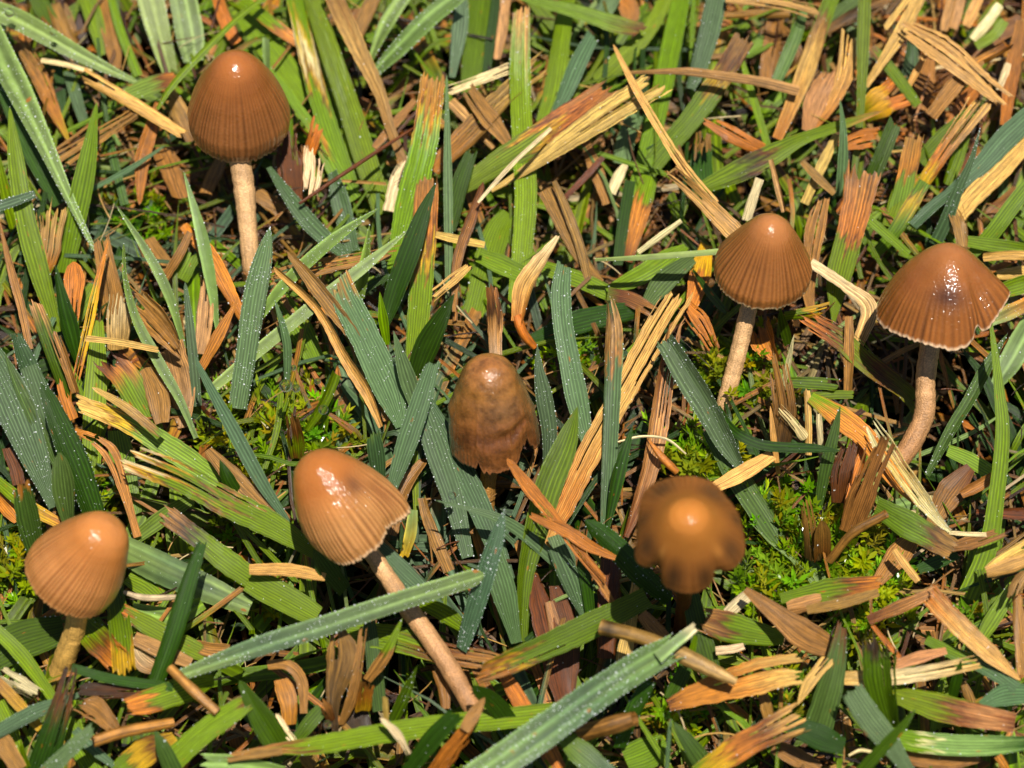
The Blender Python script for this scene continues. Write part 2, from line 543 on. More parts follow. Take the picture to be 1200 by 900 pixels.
def build_rows(text):
    rows = []
    for line in text.strip().splitlines():
        label = None
        if ';' in line:
            line, label = line.rsplit(';', 1)
            label = label.strip()
            USED.add(label)
        hd, pts = line.split(':')
        rows.append((hd.split(), pts, label))
    for ri, (hd, pts, label) in enumerate(rows):
        if hd[0] not in TILES:
            raise ValueError(hd)
        if '-' not in hd[2] and not set(hd[2]) <= set('cpb'):
            raise ValueError(hd)
        ox, oy = TILES[hd[0]]
        stops = []
        for st in hd[1].split(','):
            stops.append((st[0], float(st[1:] or 0)))
        st2 = [stops[0]]
        for (ca, pa), (cb, pb) in zip(stops, stops[1:]):
            if pb - pa > .04 and PAL[ca][1] != PAL[cb][1] and 'R' not in ca + cb and 'K' not in ca + cb and cb != 'L' and ca != 'L' and RNG.random() < .6:
                mid_ = (pa + pb) / 2
                st2 += [(ca, mid_ - .035), ('R' if RNG.random() < .7 else 'O', mid_), (cb, mid_ + .035)]
            st2.append((cb, pb))
        stops = st2
        ends = hd[2]
        h0, h1 = float(hd[3]) / 10, float(hd[4]) / 10
        opts = {}
        for op in hd[5:]:
            opts[op[0]] = float(op[1:]) if len(op) > 1 else 1.
        q = np.array([[float(v) for v in p.split(',')] for p in pts.split()])
        q = q / 3.75
        q[:, 0] += ox
        q[:, 1] += oy
        lpx = np.hypot(*np.diff(q[:, :2], axis=0).T).sum()
        n = int(np.clip(lpx / 5.5, 12, 64))
        c = cat_rom(q, n)
        t = np.linspace(0, 1, n)
        wpx = c[:, 2].mean()
        if 'p' in ends or 'b' in ends:
            for e, code in ((t * lpx, ends[0]), ((1 - t) * lpx, ends[1])):
                if code == 'b':
                    r = np.clip(e / (wpx * .8), 0, 1)
                    c[:, 2] *= np.sqrt(np.clip(1 - (1 - r) ** 2, .02, 1))
                if code == 'p':
                    c[:, 2] = np.maximum(c[:, 2], 1.0)
                    c[:, 2] *= np.clip(e / 6 + .15, 0, 1)
        # small natural waver of width and line
        dd = np.mean([PAL[x[0]][1] for x in stops])
        c[:, 2] *= 1 + (.03 + .02 * dd) * np.sin(t * (5 + 7 * RNG.random()) + ri) + RNG.normal(0, .012 + .02 * dd, n)
        bow = .05 * lpx / 120 * np.sin(np.pi * t)
        h = h0 + (h1 - h0) * t + bow
        P = np.array([at(c[i, 0], c[i, 1], h[i]) for i in range(n)])
        ps = np.array([pxsize(p) for p in P])
        Wd = c[:, 2] * ps
        dryn = np.mean([PAL[x[0]][1] for x in stops])
        if len(stops) > 1:
            dryn = stops_at(stops, np.linspace(0, 1, 30))[:, 3].mean()
        dry = dryn > .55
        tint = float(np.clip(RNG.normal(1, .1), .78, 1.25)) * np.clip(1 + RNG.normal(0, .05, 3), .88, 1.12)
        # living blades differ: some lean to a yellower, some to a deeper green
        lean = RNG.choice(['G', 'D', 'L'])
        lean_k = float(np.clip(RNG.normal(.14, .14), 0, .4))
        name = 'dead_grass_blade' if dry else 'grass_blade'
        if 't' in opts:
            rad = Wd / 2
            rad = np.maximum(rad, .012)
            def cf(s):
                cc = stops_at(stops, s)
                cc[:, :3] *= tint
                return cc
            V, F, C, UVV = tube(P, rad * .92, 12, cf)
            UVV[:, 2] = ri * .37
        else:
            toward = unit(CAM - P)
            Nf = unit(toward * .8 + np.array([0, 0, 1.]) * .35)
            roll = math.radians(opts.get('r', float(RNG.normal(0, 17))))
            twist = RNG.normal(0, .18)
            T = unit(np.gradient(P, axis=0))
            side = unit(np.cross(T, Nf))
            Nf = unit(np.cross(side, T))
            ang = roll + twist * (t - .5) * 2
            Nf = Nf * np.cos(ang)[:, None] + side * np.sin(ang)[:, None]
            nr = int(np.clip(round(wpx / (2.4 if dry else 3.3)), 2, 14 if dry else 11))
            smooth_leaf = sum(x[0] == 'L' for x in stops) * 2 >= len(stops)
            fold = opts.get('f', .12 + abs(float(RNG.normal(0, .08))))
            if RNG.random() < .35 and 'f' not in opts:
                fold = -fold
            V, F, C, UVV = ribbon(P, Wd * .92 / max(.7, math.cos(roll)), Nf, nr * 2 + 1, stops, ends, fold, (.008 if smooth_leaf else .03) if not dry else .045,
                                  .75 if dry or stops[-1][0] != 'B' else .5, tint, ri * .37, arch=float(RNG.normal(0, .32 if dry else .12)), split=.95 if dry else (0. if smooth_leaf or any(x[0] == 'B' for x in stops) else .25))
        if 't' not in opts and smooth_leaf:
            UVV[:, 0] *= .25
        if not dry:
            live = (1 - C[:, 3:4]) * lean_k
            C[:, :3] = C[:, :3] * (1 - live) + PAL[lean][0][None] * live
        # the thing's own origin at its lower end
        org = P[0] if h0 <= h1 else P[-1]
        o = mesh_obj(name, V - org, F, M_BLADE, None, C, UVV)
        o.location = org
        if label is None:
            label = auto_label(q[:, :2], stops, ends, opts, dry, wpx, lpx)
        tag(o, label, 'dead grass' if dry else 'grass blade', GROUP_D if dry else GROUP_G)
        d = opts.get('d', .06 if any(x[0] in 'BL' for x in stops) else (.03 if not dry else .025))
        area = float((c[:, 2]).mean() * lpx)
        k = int(d * area / 4.5)
        if k >= 4 and 't' not in opts:
            # dew sits along the ridges and the edges of the blade, on the side that faces up
            idx = F[RNG.integers(0, len(F), k)]
            wts = RNG.dirichlet((1, 1, 1, 1), k)
            pt = (V[idx] * wts[:, :, None]).sum(1)
            edge = RNG.random(k) < .3
            ncol = int(UVV[:, 0].shape[0] / n)
            ei = RNG.integers(0, n, k) * ncol + np.where(RNG.random(k) < .5, 0, ncol - 1)
            pt[edge] = V[ei[edge]]
            nf = unit(CAM - pt)
            rad = np.clip(RNG.lognormal(math.log(.0031), .55, k), .0018, .013)
            # beads gather in patches
            g = np.sin(UVV[:, 1].max() * 3 + pt @ np.array([7.1, 5.3, 9.7])) + np.sin(pt @ np.array([-13.7, 11.9, 4.1]))
            keep = (RNG.random(k) < np.clip(.45 + .35 * g, .08, 1)) | edge
            pt, nf, rad = pt[keep], nf[keep], rad[keep]
            bv, bf = beads(pt + nf * rad[:, None] * .35, rad)
            do = mesh_obj('dew', bv - org, bf, M_DEW, o)
            tag(do, None, None, None, 'stuff')

# ---------------------------------------------------------------- mushrooms
M_STEM = stem_material()
def simple_mat(name, c, rough=.6):
    k = NT(name)
    k.p.inputs['Base Color'].default_value = (*lin(c), 1)
    k.p.inputs['Roughness'].default_value = rough
    return k.m
M_GILL = simple_mat('gills', (120, 66, 34), .7)
def smooth_profile(prof, n):
    s = np.array([p[0] for p in prof], float)
    r = np.array([p[1] for p in prof], float)
    # monotone resample by arc length with light smoothing
    L = np.concatenate([[0], np.cumsum(np.hypot(np.diff(s), np.diff(r)))])
    q = np.linspace(0, L[-1], n * 4)
    S_, R_ = np.interp(q, L, s), np.interp(q, L, r)
    ker = np.hanning(27)
    ker /= ker.sum()
    def sm(a, mirror):
        pre = (-a[1:27][::-1] if mirror else a[1:27][::-1])
        post = 2 * a[-1] - a[-27:-1][::-1]
        return np.convolve(np.concatenate([pre, a, post]), ker, 'same')[26:-26]
    S_, R_ = sm(S_, False), sm(R_, True)
    S_ = S_ - S_[0]
    R_[0] = 0
    ii = np.linspace(0, len(q) - 1, n).round().astype(int)
    return S_[ii], R_[ii]
def mushroom(label, apex, h, axis, tilt, prof, stem, colours, nstri=60, lobes=(), right_scale=1., left_scale=1., rough=.4, wet=.5, wrinkle=0.,
             stri_amp=.012, stri_from=.35, margin_col=None, wob=.0, coat=1.0, dents=(), patches=(), stem_cols=('W', 'T')):
    """cap (lathed bell with striae, lobes and splits), gills, stem. Angles: 0 is the side to the right, 90 the side towards the lens."""
    A0 = at(apex[0], apex[1], h)
    px = pxsize(A0)
    view = unit(A0 - CAM)
    ax = np.array(axis, float)
    ax /= np.hypot(*ax)
    img = RIGHT * ax[0] - UP * ax[1]          # pixel y runs down
    img = unit(img - view * np.dot(img, view))
    ct, st = math.cos(math.radians(tilt)), math.sin(math.radians(tilt))
    A = unit(img * ct - view * st)
    e1 = unit(np.cross(A, -view)) if abs(st) < .99 else RIGHT
    e1 = -e1 if np.dot(e1, RIGHT * (-ax[1]) + UP * (-ax[0])) < 0 else e1
    e2 = np.cross(A, e1)
    if np.dot(e2, -view * ct - img * st) < 0:
        e2 = -e2
    ns, na = 70, nstri * 7
    s, r = smooth_profile(prof, ns)
    s, r = s * px, r * px
    H, Rm = s[-1], r.max()
    ph = np.linspace(0, 2 * np.pi, na, endpoint=False)
    v = (np.arange(ns) / (ns - 1))
    # radius: left and right halves may differ; lobes and wavering towards the rim
    lr = np.where(np.cos(ph) > 0, 1 + (right_scale - 1) * np.cos(ph) ** 2, 1 + (left_scale - 1) * np.cos(ph) ** 2)
    rim = np.clip((v - .45) / .55, 0, 1) ** 1.6
    Rr = r[:, None] * (1 + (lr - 1)[None, :] * np.clip(v * 1.6, 0, 1)[:, None])
    Ss = np.repeat(s[:, None], na, 1)
    phj = ph + .03 * np.sin(5 * ph + 1.3) + .022 * np.sin(11 * ph) + .012 * np.sin(17 * ph + 2)
    Rr *= 1 + rim[:, None] * wob * (np.sin(3 * ph + 2)[None] * .6 + np.sin(5 * ph + .4)[None] * .4)
    edge_j = RNG.normal(0, 1, na)
    edge_j = (edge_j + np.roll(edge_j, 1) + np.roll(edge_j, 2)) / 3
    cutl = .012 * edge_j * 1.5
    for (a, wdt, dr, dl) in lobes:
        dphi = (ph - math.radians(a) + np.pi) % (2 * np.pi) - np.pi
        g = np.exp(-(dphi / math.radians(wdt)) ** 2)
        Rr *= 1 + rim[:, None] * dr * g[None]
        cutl = cutl + dl * g
    Ss = Ss + (np.clip((v - .3) / .7, 0, 1) ** 1.5)[:, None] * (cutl * H)[None]
    # striae: furrows running up from the rim
    on = np.clip((v - stri_from) / .4, 0, 1) * np.clip((1.03 - v) / .05, 0.3, 1)
    wave = np.cos(nstri * phj)
    per = RNG.uniform(.25, 1.15, nstri + 1)
    per[-1] = per[0]
    amp_var = np.interp(ph / (2 * np.pi) * nstri, np.arange(nstri + 1), per)
    Rr = Rr + on[:, None] * (wave * amp_var)[None] * stri_amp * .55 * (Rr / Rm)
    for (a, wa, vc, wv, depth) in dents:
        dphi = (ph - math.radians(a) + np.pi) % (2 * np.pi) - np.pi
        g = np.exp(-(dphi / math.radians(wa)) ** 2)[None] * np.exp(-((v - vc) / wv) ** 2)[:, None]
        Rr = Rr * (1 + depth * g)
    if wrinkle:
        g = np.zeros_like(Rr)
        for _ in range(26):
            a, vc = RNG.uniform(0, 2 * np.pi), RNG.uniform(.35, .85)
            dphi = (ph - a + np.pi) % (2 * np.pi) - np.pi
            g += RNG.normal(0, 1) * np.exp(-(dphi / RNG.uniform(.15, .5)) ** 2)[None] * np.exp(-((v - vc) / RNG.uniform(.03, .09)) ** 2)[:, None]
        Rr = Rr * (1 + .022 * wrinkle * g)
    def pts(Sx, Rx):
        return A0 - A * Sx[..., None] + e1 * (Rx * np.cos(ph))[..., None] + e2 * (Rx * np.sin(ph))[..., None]
    outer = pts(Ss, Rr)
    # rim turns in and runs up inside
    th = .028
    in_rows = [pts(Ss[-1] + .004, Rr[-1] - th * .5)]
    for k in range(ns - 1, 8, -4):
        in_rows.append(pts(Ss[k] + .01 + (.0 if k > ns - 4 else .03), np.maximum(Rr[k] - th - .01, .01)))
    allp = np.concatenate([outer, np.array(in_rows)], 0)
    nrow = len(allp)
    c_apex, c_mid, c_low, c_stria = [lin(c) for c in colours]
    cm = lin(margin_col) if margin_col else c_low
    base = np.stack([np.interp(v, [0, .36, .7, .962, .99], [c_apex[k], c_mid[k], c_low[k], c_low[k], cm[k]]) for k in range(3)], 1)
    C = np.repeat(base[:, None, :], na, 1)
    dark = np.clip(-wave * .5 + .5, 0, 1)[None] ** 1.3 * (on * .85)[:, None] * np.clip(amp_var, 0, 1)[None]
    C = C * (1 - dark[..., None]) + c_stria * dark[..., None]
    for (a, wa, vc, wv, colr, k) in patches:
        dphi = (ph - math.radians(a) + np.pi) % (2 * np.pi) - np.pi
        g = np.exp(-(dphi / math.radians(wa)) ** 2)[None] * np.exp(-((v - vc) / wv) ** 2)[:, None] * k
        C = C * (1 - g[..., None]) + lin(colr) * g[..., None]
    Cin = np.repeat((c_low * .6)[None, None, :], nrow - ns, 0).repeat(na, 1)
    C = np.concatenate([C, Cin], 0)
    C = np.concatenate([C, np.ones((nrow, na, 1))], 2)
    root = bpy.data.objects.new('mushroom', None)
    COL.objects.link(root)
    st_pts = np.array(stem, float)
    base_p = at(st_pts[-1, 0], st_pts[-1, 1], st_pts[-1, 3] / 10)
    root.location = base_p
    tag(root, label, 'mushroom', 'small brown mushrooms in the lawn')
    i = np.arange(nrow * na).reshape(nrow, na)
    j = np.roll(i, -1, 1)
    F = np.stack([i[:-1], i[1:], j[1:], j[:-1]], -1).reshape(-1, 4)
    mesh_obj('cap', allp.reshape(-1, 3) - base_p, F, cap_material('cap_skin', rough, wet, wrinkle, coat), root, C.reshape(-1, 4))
    # gills: thin radial plates inside
    GV, GF = [], []
    top_s, ng = s[int(ns * .3)], 44
    for g in range(ng):
        k = int(g * na / ng)
        b = len(GV)
        for f_ in (.45, .62, .8, .93):
            q = int(f_ * (ns - 1))
            GV.append(outer[q, k] * .985 + (A0 - A * Ss[q, k]) * .015)
            GV.append(A0 - A * (Ss[q, k] + .02) + (e1 * np.cos(ph[k]) + e2 * np.sin(ph[k])) * max(Rr[q, k] * .5, .02))
        for q in range(3):
            GF.append((b + 2 * q, b + 2 * q + 1, b + 2 * q + 3, b + 2 * q + 2))
    mesh_obj('gills', np.array(GV) - base_p, np.array(GF), M_GILL, root, smooth=False)
    # stem from inside the cap to the ground
    inner = A0 - A * H * .45
    cc = cat_rom(st_pts, 46)
    P = np.array([at(c[0], c[1], c[3] / 10) for c in cc])
    R = np.array([c[2] / 2 * pxsize(p) for c, p in zip(cc, P)])
    P = np.vstack([inner[None] * .6 + P[:1] * .4, P])
    R = np.concatenate([R[:1], R])
    R *= 1 + RNG.normal(0, .02, len(R))
    ca, cb = PAL[stem_cols[0]][0], PAL[stem_cols[1]][0]
    V, F, C2, U2 = tube(P, R, 26, lambda q: np.concatenate([ca * (1 - q[:, None]) + cb * q[:, None], np.ones((len(q), 1))], 1))
    V += RNG.normal(0, .003, V.shape)
    mesh_obj('stem', V - base_p, F, M_STEM, root, C2, U2)
    return root

mushroom('tall brown mushroom with smooth domed cap and long pale stem, alone near the top edge', (275, 66), 2.5, (-.05, -1), 45,
         [(0, 0), (3, 11), (8, 19), (16, 27), (30, 36), (50, 46), (75, 55), (95, 60), (111, 59), (124, 55)],
         [(280, 180, 25, 12), (286, 220, 25, 9), (290, 262, 22, 6), (294, 312, 20, 2), (296, 340, 20, -4)],
         [(152, 90, 44), (136, 80, 34), (144, 90, 48), (88, 50, 22)], 62, right_scale=1.05, margin_col=(200, 160, 120), wet=.3, wob=.012, stri_amp=.013, stri_from=.14, stem_cols=('Q', 'Q'))
mushroom('pale brown mushroom with neatly furrowed cap and beige stem leaning down leftwards', (905, 258), 2.5, (.2, -1), 48,
         [(0, 0), (3, 11), (8, 18), (16, 25), (28, 32), (45, 41), (65, 51), (82, 58), (96, 58)],
         [(880, 350, 20, 13), (872, 385, 20, 10), (861, 430, 20, 6), (848, 476, 19, 2), (842, 500, 20, -4)],
         [(164, 106, 60), (146, 90, 42), (150, 94, 46), (100, 58, 26)], 56, margin_col=(222, 192, 146), wet=.35, wob=.01, stri_amp=.012, stri_from=.14, stem_cols=('Q', 'Q'))
mushroom('honey coloured bell mushroom tipped leftwards with a dark bruise and long oblique stem', (360, 534), 2.4, (-.586, -.81), 22,
         [(0, 0), (3, 13), (9, 24), (20, 33), (40, 44), (62, 53), (85, 59), (106, 61), (122, 58)],
         [(424, 632, 20, 9), (446, 664, 20, 8), (478, 712, 22, 8), (520, 772, 23, 7.5), (556, 833, 22, 6), (570, 856, 21, -2)],
         [(162, 98, 44), (160, 96, 44), (178, 124, 70), (100, 58, 26)], 58, right_scale=1.0, margin_col=(226, 184, 138), wet=.4, wob=.03, stri_amp=.018, stri_from=.36,
         lobes=((60, 14, -.05, -.05), (15, 18, .07, .05), (120, 20, .02, .02), (170, 24, -.1, -.06)), dents=((48, 26, .5, .2, -.07), (30, 14, .7, .25, -.06)),
         patches=((58, 16, .5, .1, (84, 52, 34), .7), (35, 14, .72, .16, (110, 58, 28), .6)), stem_cols=('Q', 'N'))
mushroom('orange tan mushroom with smooth cap tipped rightwards, half hiding its short thick stem', (131, 614), 2.3, (.62, -.78), 40,
         [(0, 0), (4, 18), (10, 27), (22, 35), (45, 45), (70, 54), (92, 58), (110, 57)],
         [(92, 712, 24, 13), (87, 740, 25, 9), (78, 765, 26, 5), (70, 792, 28, 0), (67, 810, 28, -5)],
         [(178, 114, 60), (170, 106, 50), (180, 120, 66), (130, 78, 36)], 66, margin_col=(206, 146, 88), wet=.3, stri_amp=.009, stri_from=.16, rough=.35, stem_cols=('S', 'S'))
mushroom('old wrinkled dark brown mushroom with split rim, nestled among blades in the middle', (571, 420), 1.9, (-.08, -1), 35,
         [(0, 0), (4, 16), (10, 25), (22, 33), (45, 42), (70, 49), (95, 53), (122, 54)],
         [(574, 545, 19, 6), (571, 575, 19, 3), (569, 606, 20, 0), (568, 625, 20, -5)],
         [(158, 100, 50), (136, 90, 38), (120, 72, 34), (80, 46, 22)], 52, margin_col=(150, 94, 56), wet=.55, wrinkle=.9, stri_amp=.012, stri_from=.72, wob=.03,
         lobes=((50, 8, -.03, -.12), (38, 8, -.05, -.16), (112, 3, -.02, -.1), (90, 30, .02, .05)), rough=.34,
         patches=((110, 40, .74, .05, (70, 40, 20), .6), (70, 30, .5, .1, (100, 74, 48), .6)), stem_cols=('T', 'T'))
mushroom('blurred tawny mushroom seen from above with a round knob and lobed rim', (807, 602), 3.9, (0, -1), 68,
         [(0, 0), (3, 14), (9, 23), (18, 29), (30, 36), (44, 44), (60, 52), (76, 59), (90, 62)],
         [(806, 650, 20, 24), (803, 690, 18, 14), (799, 720, 16, 4), (797, 740, 16, -5)],
         [(176, 110, 46), (150, 94, 38), (134, 82, 36), (116, 70, 30)], 48, margin_col=(140, 90, 46), wet=.02, coat=.12, wob=.04, stri_amp=.004, stri_from=.5, rough=.5,
         lobes=((136, 11, -.24, -.06), (50, 9, -.16, -.03), (92, 26, .04, .02), (160, 16, .08, .03), (18, 20, .06, .02), (270, 60, .32, -.16), (230, 14, .05, 0), (310, 12, -.05, 0)),
         patches=((108, 13, .8, .2, (58, 40, 24), .85), (70, 12, .82, .18, (60, 40, 22), .85), (160, 17, .72, .18, (66, 46, 28), .85), (22, 15, .76, .2, (70, 48, 28), .8), (300, 20, .75, .22, (70, 50, 30), .8), (240, 15, .8, .18, (70, 50, 30), .8), (200, 11, .8, .15, (80, 54, 30), .7), (340, 9, .85, .12, (70, 50, 30), .7), (135, 5, .6, .1, (190, 130, 62), .5), (40, 7, .6, .1, (190, 126, 58), .5)), stem_cols=('R', 'R'))
mushroom('broad rusty brown mushroom with wide wavy cap, notched rim and kinked pale stem', (1112, 290), 2.5, (.06, -1), 32,
         [(0, 0), (2, 13), (7, 22), (16, 33), (32, 48), (54, 63), (73, 73), (88, 79)],
         [(1091, 398, 23, 13), (1085, 440, 23, 10), (1083, 485, 24, 7), (1070, 516, 24, 5), (1053, 542, 23, 3), (1044, 560, 22, -2)],
         [(164, 104, 58), (138, 82, 38), (138, 82, 34), (82, 46, 18)], 58, left_scale=1.03, right_scale=.88, margin_col=(222, 188, 150), wet=.28, wob=.02, stri_amp=.014, stri_from=.45,
         lobes=((12, 30, .02, -.4), (57, 5, -.08, -.16), (80, 18, .0, .06), (120, 24, 0, -.02), (155, 18, .04, .02)), dents=((42, 12, .55, .3, -.14), (8, 22, .6, .4, .12), (100, 14, .6, .3, -.04)),
         patches=((88, 24, .52, .12, (64, 40, 34), .85), (150, 20, .5, .12, (112, 62, 34), .45)), stem_cols=('Q', 'N'))
